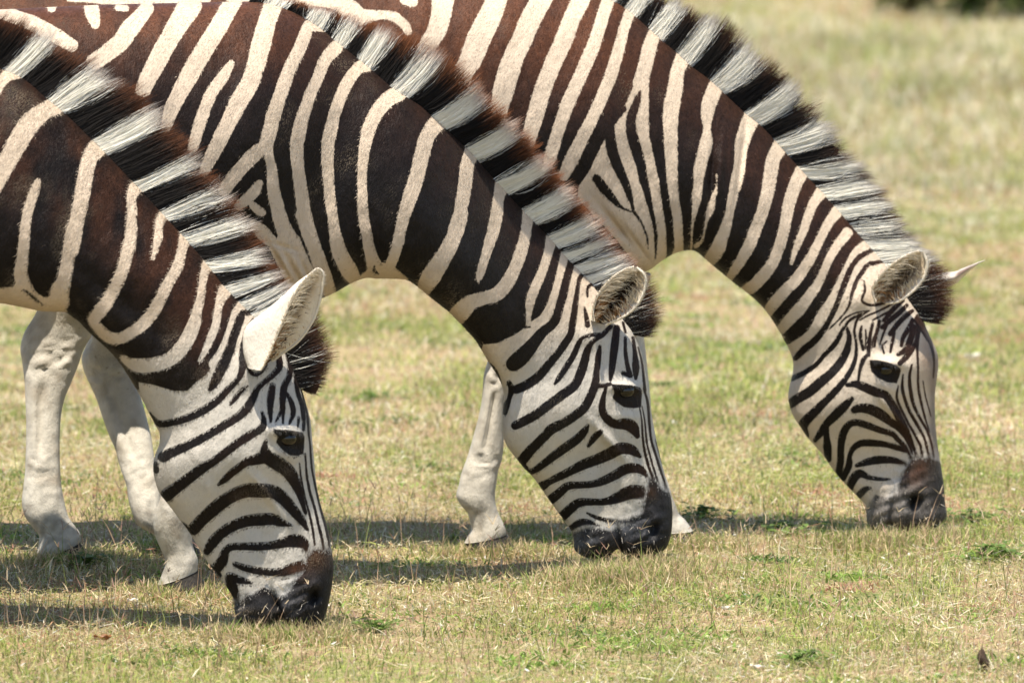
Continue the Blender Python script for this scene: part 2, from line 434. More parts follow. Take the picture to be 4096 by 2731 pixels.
Z2_OPS = [
 ('D', 'p', [(-4000, -500), (1240, -50), (2300, 900)] + pts('H', [(905, 680), (885, 730), (865, 800), (842, 880), (820, 950), (790, 1010), (750, 1080), (690, 1112), (620, 1120), (550, 1165), (450, 1212), (365, 1218), (350, 1260), (310, 1230), (100, 1100)]) + [(600, 1500), (-4000, 1700)]),
 l('W', 'A', [(325, 20, 110), (325, 55, 50)]),
 l('W', 'A', [(572, 45, 90), (582, 90, 90), (597, 155, 55)]),
 l('W', 'A', [(740, 50, 40), (790, 56, 40)]),
 l('W', 'A', [(-40, 60, 80), (100, 110, 90), (230, 160, 95), (330, 215, 95), (450, 285, 80)]),
 l('W', 'A', [(100, 0, 14), (165, 4, 10)]),
 l('W', 'A', [(920, 55, 90), (870, 120, 100), (815, 180, 112), (760, 260, 112), (690, 320, 108), (590, 390, 100)]),
 l('W', 'A', [(1190, 40, 150), (1120, 150, 130), (1060, 250, 120), (1000, 360, 120), (940, 470, 110), (900, 560, 100)]),
 l('W', 'A', [(1465, 5, 110), (1370, 170, 112), (1290, 300, 115), (1200, 450, 115), (1120, 600, 102), (1070, 700, 90), (1040, 800, 62)]),
 l('W', 'A', [(1450, 400, 44), (1400, 480, 72), (1330, 580, 75), (1280, 700, 75), (1230, 850, 75), (1210, 930, 60)]),
 l('W', 'E', [(620, 20, 115), (575, 150, 112), (540, 280, 122), (510, 400, 112), (470, 520, 115), (400, 640, 112), (330, 780, 100), (270, 900, 95), (215, 1010, 80), (180, 1080, 60)]),
 l('W', 'E', [(930, 188, 26), (880, 178, 40), (838, 160, 66), (812, 230, 80), (770, 330, 80), (715, 440, 82), (670, 570, 85), (625, 700, 90), (595, 820, 90), (570, 910, 85)]),
 l('W', 'E', [(560, 920, 70), (500, 965, 95), (430, 1040, 86), (370, 1110, 86), (310, 1190, 80)]),
 l('W', 'E', [(580, 900, 72), (590, 980, 55), (608, 1060, 64), (618, 1180, 76), (640, 1290, 86), (670, 1400, 95), (712, 1500, 112), (755, 1568, 110)]),
 pg('W', 'G', [(520, 660), (620, 700), (690, 860), (715, 910), (760, 1100), (550, 1000), (430, 770)]),
 l('W', 'E', [(530, 1150, 44), (500, 1200, 72), (450, 1250, 70), (400, 1290, 60)]),
 l('W', 'E', [(490, 1290, 50), (530, 1325, 54), (548, 1335, 44)]),
 l('W', 'E', [(490, 1400, 50), (540, 1450, 85), (590, 1500, 80), (640, 1530, 40)]),
 l('W', 'E', [(1010, 300, 88), (940, 380, 76), (900, 480, 72), (850, 590, 72), (812, 700, 78), (780, 810, 86), (765, 920, 86), (770, 1040, 80), (785, 1150, 80), (800, 1260, 86), (815, 1370, 86), (840, 1470, 90)]),
 l('W', 'G', [(650, 560, 100), (675, 650, 95), (710, 750, 88), (745, 850, 92), (785, 950, 85), (810, 1040, 85)]),
 l('W', 'E', [(1200, 415, 76), (1160, 420, 76), (1100, 490, 76), (1050, 580, 76), (1010, 690, 76), (980, 800, 80), (960, 900, 80), (957, 1000, 76), (962, 1100, 70), (970, 1200, 66), (980, 1300, 66), (995, 1400, 66), (1012, 1500, 76)]),
 l('W', 'G', [(850, 690, 76), (865, 770, 92), (900, 850, 98), (940, 920, 105), (975, 980, 70)]),
 l('W', 'E', [(1400, 590, 100), (1340, 620, 96), (1270, 700, 88), (1220, 800, 85), (1195, 900, 75), (1180, 1000, 66), (1175, 1100, 60), (1175, 1200, 60), (1178, 1300, 65), (1190, 1400, 66), (1205, 1480, 66), (1220, 1560, 70)]),
 l('W', 'G', [(1055, 740, 70), (1075, 820, 76), (1095, 880, 90)]),
 l('W', 'F', [(745, 750, 110), (690, 785, 105), (640, 860, 96), (612, 960, 95), (588, 1060, 95), (560, 1160, 95), (525, 1260, 90), (492, 1370, 76), (470, 1460, 70), (450, 1560, 66)]),
 l('W', 'G', [(1250, 720, 66), (1225, 800, 66), (1200, 870, 70)]),
 pg('W', 'G', [(1000, 952), (1055, 900), (1130, 868), (1190, 862), (1240, 908), (1305, 962), (1300, 1000), (1000, 1000)]),
 l('D', 'G', [(1093, 885, 14), (1097, 915, 22), (1120, 935, 8)]),
 l('W', 'F', [(925, 945, 95), (892, 1040, 86), (880, 1140, 86), (865, 1240, 86), (845, 1340, 80), (815, 1440, 86)]),
 l('W', 'H', [(230, 400, 82), (205, 490, 88), (160, 590, 100), (105, 690, 108), (40, 790, 122), (-10, 880, 90)]),
 l('W', 'H', [(485, 225, 95), (462, 300, 70), (450, 400, 76), (430, 500, 76), (400, 600, 66), (370, 700, 56), (345, 780, 50), (335, 820, 18)]),
 l('W', 'H', [(655, 395, 90), (640, 460, 66), (625, 560, 70), (595, 660, 76), (555, 760, 80), (505, 850, 86), (440, 910, 86), (360, 930, 84), (290, 955, 95), (230, 1010, 115), (195, 1050, 110)]),
 l('W', 'H', [(795, 550, 70), (775, 640, 56), (750, 720, 56), (715, 810, 60), (680, 890, 60), (660, 960, 56), (650, 1040, 32), (650, 1090, 32)]),
 l('W', 'H', [(890, 640, 70), (865, 720, 55), (845, 800, 52), (820, 900, 56), (790, 980, 58), (750, 1060, 70), (690, 1095, 60)]),
 l('D', 'H', [(920, 685, 46), (905, 750, 52), (885, 820, 52), (868, 900, 55), (840, 1000, 56), (810, 1080, 60), (740, 1140, 66), (690, 1200, 76), (640, 1260, 95), (590, 1310, 105), (555, 1340, 95)]),
 l('D', 'H', [(1030, 765, 32), (975, 795, 30), (957, 870, 30), (945, 960, 40), (930, 1060, 45), (915, 1150, 45), (880, 1210, 50), (830, 1280, 50), (770, 1350, 55), (710, 1420, 60), (640, 1470, 60), (570, 1500, 58), (545, 1495, 46)]),
 l('D', 'I', [(370, 830, 32), (385, 870, 40), (372, 930, 30), (352, 980, 45), (345, 1020, 32)]),
 l('D', 'I', [(255, 715, 16), (290, 770, 28), (320, 835, 10)]),
 l('D', 'H', [(1090, 862, 20), (1045, 845, 22), (1020, 870, 20), (1020, 920, 12)]),
 l('D', 'H', [(1000, 985, 12), (1012, 1045, 30), (1020, 1100, 34)]),
 l('D', 'H', [(1165, 1105, 30), (1110, 1155, 30), (1040, 1160, 25), (985, 1180, 25), (960, 1220, 35), (930, 1290, 40), (880, 1370, 40), (840, 1430, 35), (815, 1465, 18)]),
 l('D', 'I', [(1000, 485, 26), (960, 535, 25), (900, 570, 30), (865, 620, 45), (845, 690, 56), (820, 770, 60), (780, 850, 60), (700, 910, 60), (620, 970, 60), (540, 1030, 60), (460, 1075, 60), (410, 1100, 56)]),
 l('D', 'I', [(940, 605, 24), (930, 670, 40), (920, 760, 42), (910, 840, 52), (880, 920, 56), (840, 990, 60), (780, 1040, 60), (710, 1085, 60), (640, 1120, 66), (600, 1160, 62), (550, 1210, 60), (500, 1260, 66), (455, 1315, 66)]),
 l('D', 'I', [(915, 845, 44), (960, 850, 30), (1005, 840, 24)]),
 l('D', 'I', [(1045, 490, 46), (1035, 580, 52), (1025, 660, 50), (1015, 750, 40), (1005, 815, 22)]),
 l('D', 'I', [(985, 840, 22), (970, 890, 26), (957, 950, 40), (957, 1010, 50), (990, 1062, 56), (1040, 1090, 58), (1100, 1090, 76), (1145, 1110, 76), (1175, 1165, 34)]),
 l('D', 'I', [(865, 1100, 22), (840, 1140, 50), (790, 1190, 60), (720, 1240, 60), (650, 1290, 56), (580, 1345, 50), (520, 1385, 40), (485, 1380, 40), (455, 1340, 36)]),
 l('D', 'I', [(945, 1138, 32), (910, 1170, 45), (868, 1225, 26)]),
 l('D', 'J', [(1190, 665, 26), (1140, 625, 66), (1070, 615, 76), (1000, 650, 76), (920, 685, 70), (840, 715, 66), (760, 755, 56), (680, 795, 50), (620, 825, 46), (580, 850, 60)]),
 l('D', 'J', [(1240, 805, 18), (1220, 770, 38), (1180, 742, 60), (1110, 742, 66), (1040, 780, 62), (970, 815, 56), (890, 840, 46), (810, 845, 46), (740, 850, 52), (690, 890, 58), (635, 935, 62)]),
 l('D', 'J', [(1195, 890, 88), (1130, 890, 90), (1050, 925, 70), (970, 950, 46), (880, 950, 46), (810, 955, 56), (760, 990, 62), (705, 1040, 62)]),
 l('D', 'J', [(860, 1020, 14), (910, 1045, 25), (980, 1065, 30), (1060, 1075, 30), (1120, 1075, 36), (1170, 1055, 44)]),
 l('D', 'J', [(760, 1115, 40), (820, 1080, 50), (880, 1080, 34), (930, 1100, 14)]),
 pg('D', 'J', [(780, 1140), (850, 1112), (940, 1112), (1000, 1130), (1110, 1092), (1175, 1050), (1210, 990), (1232, 880), (1248, 800), (1275, 805), (1310, 845), (1350, 885), (1420, 890), (1480, 1000), (1480, 1500), (700, 1500), (700, 1150)]),
 l('D', 'J', [(1185, 340, 8), (1203, 440, 12), (1210, 560, 16), (1225, 650, 19), (1250, 740, 20), (1275, 810, 24)]),
 l('D', 'J', [(1215, 240, 14), (1240, 330, 18), (1250, 450, 18), (1262, 560, 17), (1285, 640, 17), (1310, 720, 17), (1340, 810, 16), (1362, 880, 10)]),
 l('D', 'J', [(1205, 350, 7), (1222, 450, 12), (1235, 580, 14), (1260, 680, 14), (1290, 780, 14), (1310, 840, 10)]),
 l('D', 'J', [(1288, 560, 6), (1312, 650, 8), (1342, 740, 8)]),
 l('D', 'I', [(1085, 455, 18), (1100, 515, 18)]),
 l('D', 'I', [(1100, 550, 20), (1100, 640, 25), (1112, 720, 30), (1130, 785, 36)]),
 l('D', 'I', [(1085, 770, 28), (1125, 788, 24)]),
 l('D', 'I', [(1148, 550, 22), (1160, 650, 30), (1165, 740, 48), (1165, 805, 22)]),
 l('D', 'I', [(1180, 610, 12), (1203, 700, 16), (1215, 800, 18), (1222, 880, 22)]),
 pg('D', 'I', [(1008, 835), (1050, 852), (1120, 858), (1185, 862), (1205, 880), (1200, 985), (1150, 992), (1090, 985), (1045, 955), (1018, 925), (1030, 890)]),
]

Z3_OPS = [
 ('D', 'p', [(-4000, -900), (2480, -100), (3420, 850)] + pts('P', [(690, 560), (620, 620), (580, 700), (540, 780), (500, 860), (450, 940), (400, 1010), (350, 1090), (300, 1140), (240, 1190), (0, 1000)]) + [(2000, 1500), (-4000, 1500)]),
 l('W', 'F', [(-600, -10, 50), (-400, -6, 50), (-150, 10, 60), (40, 10, 90), (150, 60, 130), (220, 110, 110), (330, 95, 60), (430, 105, 60), (500, 160, 60), (520, 200, 50)]),
 l('W', 'A', [(430, 0, 20), (700, 10, 44), (900, 20, 54), (1100, 15, 50), (1300, 5, 40)]),
 l('W', 'F', [(500, 0, 60), (545, 10, 70), (550, 20, 44)]),
 l('W', 'N', [(110, -60, 140), (110, 0, 140), (100, 100, 125), (70, 200, 120), (20, 280, 110), (-60, 420, 100), (-130, 600, 100)]),
 l('W', 'N', [(470, -60, 130), (450, 0, 130), (400, 120, 145), (340, 240, 150), (290, 370, 140), (240, 470, 120), (180, 700, 120)]),
 l('W', 'N', [(760, -60, 130), (730, 0, 130), (660, 130, 130), (610, 250, 130), (560, 350, 130), (520, 470, 135), (490, 580, 130), (460, 700, 110), (400, 950, 110)]),
 l('W', 'N', [(1000, -60, 110), (980, 0, 110), (920, 120, 110), (880, 230, 110), (830, 340, 110), (790, 430, 106), (740, 560, 106), (710, 660, 106), (680, 770, 100), (640, 900, 90)]),
 l('W', 'N', [(1150, 0, 80), (1110, 120, 80), (1080, 220, 80), (1040, 330, 86), (1000, 420, 86), (950, 530, 86), (900, 640, 86), (860, 750, 80), (820, 870, 80), (780, 1000, 80)]),
 l('W', 'N', [(1290, 70, 70), (1258, 150, 66), (1225, 270, 70), (1195, 380, 76), (1160, 490, 76), (1115, 600, 76), (1070, 700, 76), (1020, 800, 80), (970, 900, 80), (920, 1000, 86), (870, 1100, 70)]),
 l('W', 'N', [(1440, 210, 80), (1408, 300, 90), (1380, 420, 90), (1350, 520, 90)]),
 pg('W', 'N', [(1150, 830), (1190, 770), (1235, 710), (1300, 560), (1330, 500), (1405, 500), (1402, 700), (1405, 850), (1440, 1000), (1470, 1150), (1490, 1300), (1512, 1450), (1515, 1600), (1480, 1700), (1350, 1700), (1200, 1500), (960, 1250), (960, 1180), (1000, 1090), (1080, 950)]),
 l('D', 'N', [(1150, 780, 60), (1160, 830, 66), (1170, 930, 70), (1200, 1020, 70), (1240, 1110, 60), (1270, 1190, 46), (1295, 1270, 30), (1312, 1330, 20), (1360, 1400, 14), (1390, 1480, 12), (1400, 1560, 10)]),
 l('D', 'N', [(1240, 680, 50), (1190, 740, 55), (1140, 800, 60), (1090, 880, 60), (1050, 960, 60), (1010, 1050, 60), (960, 1130, 50)]),
 l('D', 'N', [(1350, 575, 16), (1325, 650, 50), (1295, 740, 60), (1295, 830, 70), (1320, 920, 70), (1350, 1020, 66), (1370, 1120, 56), (1395, 1220, 46), (1420, 1320, 30), (1440, 1420, 25), (1450, 1510, 20), (1445, 1620, 16)]),
 l('D', 'N', [(1075, 1120, 56), (1120, 1180, 60), (1180, 1250, 46), (1230, 1300, 24), (1300, 1330, 12)]),
 l('W', 'K', [(835, 205, 95), (800, 290, 86), (785, 400, 95), (765, 500, 100), (755, 600, 95), (758, 700, 86), (760, 800, 80), (765, 900, 70), (770, 1000, 66), (780, 1100, 60), (798, 1200, 60), (805, 1300, 56), (810, 1390, 56), (800, 1440, 66)]),
 l('W', 'K', [(1040, 385, 95), (1005, 470, 96), (985, 560, 80), (985, 650, 46), (980, 740, 80), (960, 820, 76), (940, 900, 72), (930, 1000, 60), (920, 1080, 60), (910, 1160, 36), (895, 1250, 14), (885, 1410, 12)]),
 l('W', 'K', [(1045, 940, 9), (1045, 1010, 10), (1025, 1090, 34), (1005, 1160, 46), (985, 1220, 20), (970, 1290, 16), (955, 1350, 16), (915, 1388, 28)]),
 l('W', 'K', [(1270, 575, 110), (1235, 650, 100), (1205, 740, 90), (1195, 820, 76), (1190, 880, 72), (1175, 960, 76), (1155, 1040, 66), (1140, 1110, 60), (1128, 1170, 54), (1110, 1250, 62), (1080, 1330, 76), (1050, 1410, 92), (1010, 1465, 84)]),
 l('W', 'O', [(1130, 135, 100), (1085, 220, 86), (1066, 340, 85), (1045, 450, 80), (1018, 550, 76), (976, 650, 76), (945, 740, 76), (905, 815, 70), (850, 900, 60), (815, 955, 50)]),
 l('W', 'O', [(1265, 295, 90), (1220, 390, 80), (1190, 480, 76), (1170, 580, 70), (1150, 680, 70), (1120, 780, 70), (1080, 870, 70), (1020, 950, 76), (960, 1010, 76), (910, 1045, 70)]),
 l('W', 'O', [(1395, 415, 80), (1340, 490, 60), (1300, 590, 56), (1270, 680, 50), (1230, 770, 40), (1200, 870, 18)]),
 l('W', 'O', [(1490, 540, 75), (1430, 620, 60), (1390, 700, 56), (1340, 800, 60), (1280, 900, 66), (1220, 980, 70), (1150, 1050, 70), (1090, 1120, 72), (1050, 1180, 60)]),
 l('W', 'P', [(610, 520, 66), (540, 610, 56), (500, 680, 50), (460, 770, 50), (420, 850, 56), (370, 920, 66), (310, 1000, 76), (250, 1060, 72), (190, 1130, 60)]),
 l('D', 'P', [(715, 540, 40), (625, 615, 46), (580, 700, 46), (540, 780, 46), (500, 860, 46), (450, 940, 52), (400, 1010, 52), (350, 1090, 72), (300, 1140, 70), (235, 1195, 50)]),
 l('D', 'P', [(825, 575, 30), (760, 630, 30), (690, 670, 35), (640, 730, 36), (605, 810, 40), (570, 900, 36), (540, 980, 35), (500, 1060, 35), (460, 1130, 40), (400, 1200, 46), (340, 1250, 46), (285, 1305, 35)]),
 l('D', 'P', [(880, 690, 22), (800, 705, 28), (740, 720, 30), (710, 760, 30), (670, 820, 30), (640, 900, 25), (620, 980, 18), (570, 1050, 13), (500, 1120, 12)]),
 l('D', 'P', [(715, 820, 12), (722, 880, 18), (702, 940, 18), (740, 970, 18), (800, 970, 22), (850, 950, 24)]),
 l('D', 'P', [(590, 1110, 18), (570, 1150, 30), (530, 1220, 35), (470, 1280, 30), (420, 1340, 30), (350, 1390, 35), (265, 1432, 36)]),
 l('D', 'Q', [(700, 398, 10), (640, 430, 20), (605, 470, 19), (622, 540, 32), (610, 620, 46), (570, 700, 54), (510, 770, 59), (440, 830, 64), (370, 890, 64), (300, 930, 64), (255, 962, 59)]),
 l('D', 'Q', [(750, 380, 10), (680, 425, 18), (655, 500, 18), (665, 580, 18), (665, 660, 26), (640, 740, 32), (590, 820, 38), (530, 890, 46), (460, 960, 51), (400, 1020, 59), (350, 1070, 64), (330, 1110, 64), (350, 1160, 44)]),
 l('D', 'Q', [(640, 932, 28), (590, 980, 59), (530, 1040, 59), (480, 1090, 51), (440, 1150, 44), (408, 1192, 28)]),
 l('D', 'Q', [(480, 1090, 32), (480, 1160, 38), (485, 1230, 54), (490, 1310, 44)]),
 l('D', 'Q', [(740, 650, 18), (710, 690, 32), (690, 750, 23), (680, 820, 18)]),
 l('D', 'Q', [(612, 847, 28), (660, 840, 46), (720, 860, 59), (790, 890, 59), (850, 910, 54), (880, 950, 51), (910, 1000, 51), (940, 1060, 51), (970, 1110, 44), (1000, 1170, 31), (1030, 1250, 23), (1050, 1310, 18)]),
 l('D', 'Q', [(655, 1000, 49), (700, 990, 59), (760, 1000, 67), (820, 1030, 67), (880, 1075, 54), (930, 1110, 46), (965, 1150, 38), (990, 1200, 26), (1020, 1280, 15)]),
 l('D', 'Q', [(555, 1405, 44), (568, 1320, 46), (570, 1230, 46), (585, 1150, 51), (620, 1095, 46), (670, 1080, 46), (740, 1100, 46), (820, 1130, 41), (890, 1150, 38), (930, 1190, 32), (970, 1230, 31), (1010, 1300, 18)]),
 l('D', 'Q', [(585, 1430, 38), (620, 1350, 46), (625, 1290, 32), (650, 1240, 38), (700, 1210, 46), (780, 1210, 46), (860, 1220, 38), (930, 1240, 38), (990, 1262, 28)]),
 l('D', 'Q', [(670, 1350, 28), (730, 1330, 46), (800, 1315, 54), (880, 1315, 46), (950, 1330, 32), (990, 1350, 18)]),
 l('D', 'R', [(625, 1020, 46), (650, 960, 59), (690, 930, 54), (750, 955, 32), (820, 965, 26), (880, 965, 13)]),
 l('D', 'R', [(685, 1065, 46), (720, 1030, 41), (755, 1020, 18)]),
 l('D', 'Q', [(930, 850, 10), (920, 920, 18), (940, 980, 18), (990, 1080, 18), (1030, 1150, 18), (1070, 1230, 18), (1080, 1300, 13)]),
 l('D', 'Q', [(960, 780, 10), (955, 860, 22), (970, 930, 22), (1000, 1010, 22), (1040, 1080, 22), (1090, 1170, 18), (1110, 1240, 18), (1125, 1310, 13)]),
 l('D', 'Q', [(1015, 720, 15), (1000, 800, 22), (1010, 900, 26), (1030, 980, 22), (1070, 1060, 19), (1110, 1130, 18), (1140, 1220, 15), (1152, 1300, 10)]),
 l('D', 'Q', [(1055, 740, 13), (1055, 850, 18), (1070, 940, 19), (1095, 1040, 15), (1125, 1140, 10)]),
 l('D', 'Q', [(1085, 820, 8), (1102, 920, 10), (1135, 1040, 9)]),
 l('D', 'Q', [(700, 480, 17), (692, 540, 23), (710, 625, 20)]),
 l('D', 'Q', [(770, 460, 20), (755, 530, 23), (745, 600, 30), (745, 660, 23)]),
 l('D', 'Q', [(812, 445, 23), (790, 540, 23), (780, 605, 16)]),
 l('D', 'Q', [(840, 440, 26), (900, 370, 34), (960, 315, 26)]),
 l('D', 'Q', [(830, 485, 30), (880, 440, 34), (940, 390, 34), (985, 345, 23)]),
 l('D', 'Q', [(880, 525, 34), (930, 460, 34), (980, 410, 34), (1020, 380, 23)]),
 l('D', 'Q', [(905, 520, 20), (892, 580, 23), (880, 640, 16)]),
 l('D', 'Q', [(950, 600, 23), (960, 550, 30), (990, 500, 34), (1020, 440, 30)]),
 l('D', 'Q', [(930, 655, 26), (980, 620, 40), (1010, 550, 42), (1030, 480, 34)]),
 l('D', 'Q', [(840, 645, 16), (830, 600, 13), (858, 572, 13)]),
 l('D', 'Q', [(940, 710, 33), (990, 660, 38), (1040, 580, 26), (1050, 500, 26), (1060, 430, 46)]),
 l('D', 'Q', [(1075, 440, 94), (1100, 500, 64), (1125, 570, 26)]),
 pg('D', 'R', [(985, 880), (1020, 832), (1080, 838), (1130, 830), (1200, 860), (1300, 900), (1320, 1400), (700, 1400), (700, 1180), (745, 1130), (785, 1062), (860, 1085), (925, 1050), (940, 960)]),
 l('D', 'Q', [(560, 470, 12), (600, 425, 14), (660, 395, 12), (740, 380, 8)]),
 l('D', 'Q', [(690, 440, 10), (730, 415, 14), (800, 385, 16), (880, 345, 14), (930, 315, 8)]),
 l('D', 'Q', [(770, 440, 12), (815, 415, 16), (870, 385, 14)]),
 l('D', 'Q', [(725, 500, 12), (728, 560, 14), (722, 620, 10)]),
 l('D', 'Q', [(800, 500, 14), (772, 560, 14), (765, 615, 10)]),
 l('D', 'Q', [(860, 470, 16), (838, 520, 16), (815, 590, 12)]),
 l('D', 'Q', [(1062, 450, 44), (1050, 560, 26), (1050, 650, 16), (1055, 740, 16)]),
 l('D', 'Q', [(1105, 500, 40), (1135, 590, 24), (1155, 690, 16), (1150, 800, 10)]),
 pg('D', 'Q', [(748, 690), (790, 690), (860, 708), (920, 725), (950, 745), (935, 800), (920, 835), (860, 830), (800, 800), (760, 760)]),
]

# ------------------------------------------------------------------ body loft
def loft(pairs, D, dyf, step=7.0, ring=300, ripple=0.0):
    a = np.array(pairs, float)
    if a.shape[1] == 5:
        a = np.hstack([a, np.full((len(a), 1), 0.0)])
    seg = 0.5 * (np.hypot(np.diff(a[:, 0]), np.diff(a[:, 1])) + np.hypot(np.diff(a[:, 2]), np.diff(a[:, 3])))
    big = np.maximum(np.hypot(np.diff(a[:, 0]), np.diff(a[:, 1])), np.hypot(np.diff(a[:, 2]), np.diff(a[:, 3])))
    u = np.concatenate([[0], np.cumsum(np.maximum(seg, 4))])
    # smooth cubic through the traced pairs (Hermite, finite-difference tangents)
    m = np.gradient(a, u, axis=0)
    S = []
    for i in range(len(a) - 1):
        off = (a[i, 0] < -150 and a[i + 1, 0] < -150)
        n = max(1, int(math.ceil(big[i] / (step * (6 if off else 1)))))
        t = np.arange(n) / n
        h = u[i + 1] - u[i]
        t = t[:, None]
        S.append((2 * t**3 - 3 * t**2 + 1) * a[i] + (t**3 - 2 * t**2 + t) * h * m[i] + (-2 * t**3 + 3 * t**2) * a[i + 1] + (t**3 - t**2) * h * m[i + 1])
    S.append(a[-1:])
    S = np.concatenate(S)
    th = np.arange(ring) / ring * 2 * np.pi
    c = np.cos(th); s = np.sin(th)
    cc = np.sign(c) * np.abs(c) ** 0.92
    ss = np.sign(s) * np.abs(s) ** 0.86
    mx = 0.5 * (S[:, 0] + S[:, 2])[:, None] + 0.5 * (S[:, 0] - S[:, 2])[:, None] * cc
    my = 0.5 * (S[:, 1] + S[:, 3])[:, None] + 0.5 * (S[:, 1] - S[:, 3])[:, None] * cc
    lat = S[:, 4][:, None] * ss * (1 - S[:, 5][:, None] * cc)
    return mx, my, lat, np.broadcast_to(cc, mx.shape)

def place(mx, my, lat, D, dyf):
    y0 = D + dyf(mx)
    W = to_world(mx, my, y0)
    W[..., 1] += lat
    return W

def cap_faces(n, ring):
    return None

def lerp3(a, b, t):
    return np.asarray(a)[None, :] * (1 - t[:, None]) + np.asarray(b)[None, :] * t[:, None]

WHITE_BODY = (0.54, 0.435, 0.322)
WHITE_FACE = (0.475, 0.435, 0.37)
WHITE_LEG = (0.50, 0.46, 0.385)
BLACK = (0.0048, 0.0038, 0.0032)
RUST = (0.080, 0.029, 0.012)

def make_leg(g, zb, pairs, lats, y0, ybot, ring=40):
    """a leg as one loft; pairs = (left, right) outline points, lats = half widths across, y0/ybot = depth at top and foot"""
    a = np.array([(p[0][0], p[0][1], p[1][0], p[1][1], w_, 0.0) for p, w_ in zip(pairs, lats)])
    n = len(a)
    yy = np.linspace(0, 1, n)
    mx, my, lat, cc = loft(a, 0, None, step=9.0, ring=ring)
    t = smooth(my[0].mean(), my[-1].mean(), my)
    W = to_world(mx, my, y0 + (ybot - y0) * t)
    # groove between the cannon bone and the back tendon, and knobbly joints
    can = smooth(0.30, 0.42, t) * (1 - smooth(0.66, 0.74, t))
    lat = lat * (1 - 0.30 * can * np.exp(-((cc - 0.12) / 0.16) ** 2) + 0.10 * can * np.exp(-((cc - 0.55) / 0.25) ** 2))
    jn = np.exp(-((t - 0.24) / 0.10) ** 2) + np.exp(-((t - 0.78) / 0.08) ** 2)
    lat = lat * (1 + 0.5 * jn * (fbm(mx / 30, my / 30, 14) - 0.5) + 0.05 * (fbm(mx / 16, my / 40, 15) - 0.5))
    W[..., 1] += lat
    m = mx.size
    f = [grid_faces(mx.shape[0], ring, True)]
    # close the foot
    f.append(np.array([np.arange(ring) + (mx.shape[0] - 1) * ring]))
    nz = fbm(mx.ravel() / 60, my.ravel() / 60, 5)
    nz2 = fbm(mx.ravel() / 18, my.ravel() / 18, 9)
    pale = lerp3(WHITE_LEG, (0.30, 0.255, 0.195), 0.6 * smooth(0.52, 0.8, nz))
    pale = pale * (0.82 + 0.3 * nz2)[:, None]
    low = smooth(0.62, 1.0, t.ravel())
    pale = pale * (1 - 0.3 * low[:, None] * smooth(0.4, 0.7, fbm(mx.ravel() / 25, my.ravel() / 25, 6))[:, None])
    sp = np.where(nz2 > 0.80, -2.0, CLAMP)
    g.add(W, f, stripe=np.full(m, CLAMP), soft=np.ones(m), ragged=np.ones(m), dark_hair=np.tile((0.1, 0.08, 0.06), (m, 1)), pale_hair=pale)

def hoof(parent, root, pairs, lats, y0, name='hoof'):
    g = Geo()
    a = np.array([(p[0][0], p[0][1], p[1][0], p[1][1], w_, 0.0) for p, w_ in zip(pairs, lats)])
    mx, my, lat, cc = loft(a, 0, None, step=10.0, ring=36)
    W = to_world(mx, my, y0 + 0 * mx); W[..., 1] += lat
    f = [grid_faces(mx.shape[0], 36, True), np.array([np.arange(36)[::-1]]), np.array([np.arange(36) + (mx.shape[0] - 1) * 36])]
    g.add(W, f)
    return g.build(name, M_HOOF, parent, root)

def foot_depth(Y):
    """depth of the ground seen at photo row Y"""
    b = -(Y - 1365.5) / F4
    dy = math.cos(PITCH) + b * math.sin(PITCH)
    dz = -math.sin(PITCH) + b * math.cos(PITCH)
    return -CAM_H / dz * dy

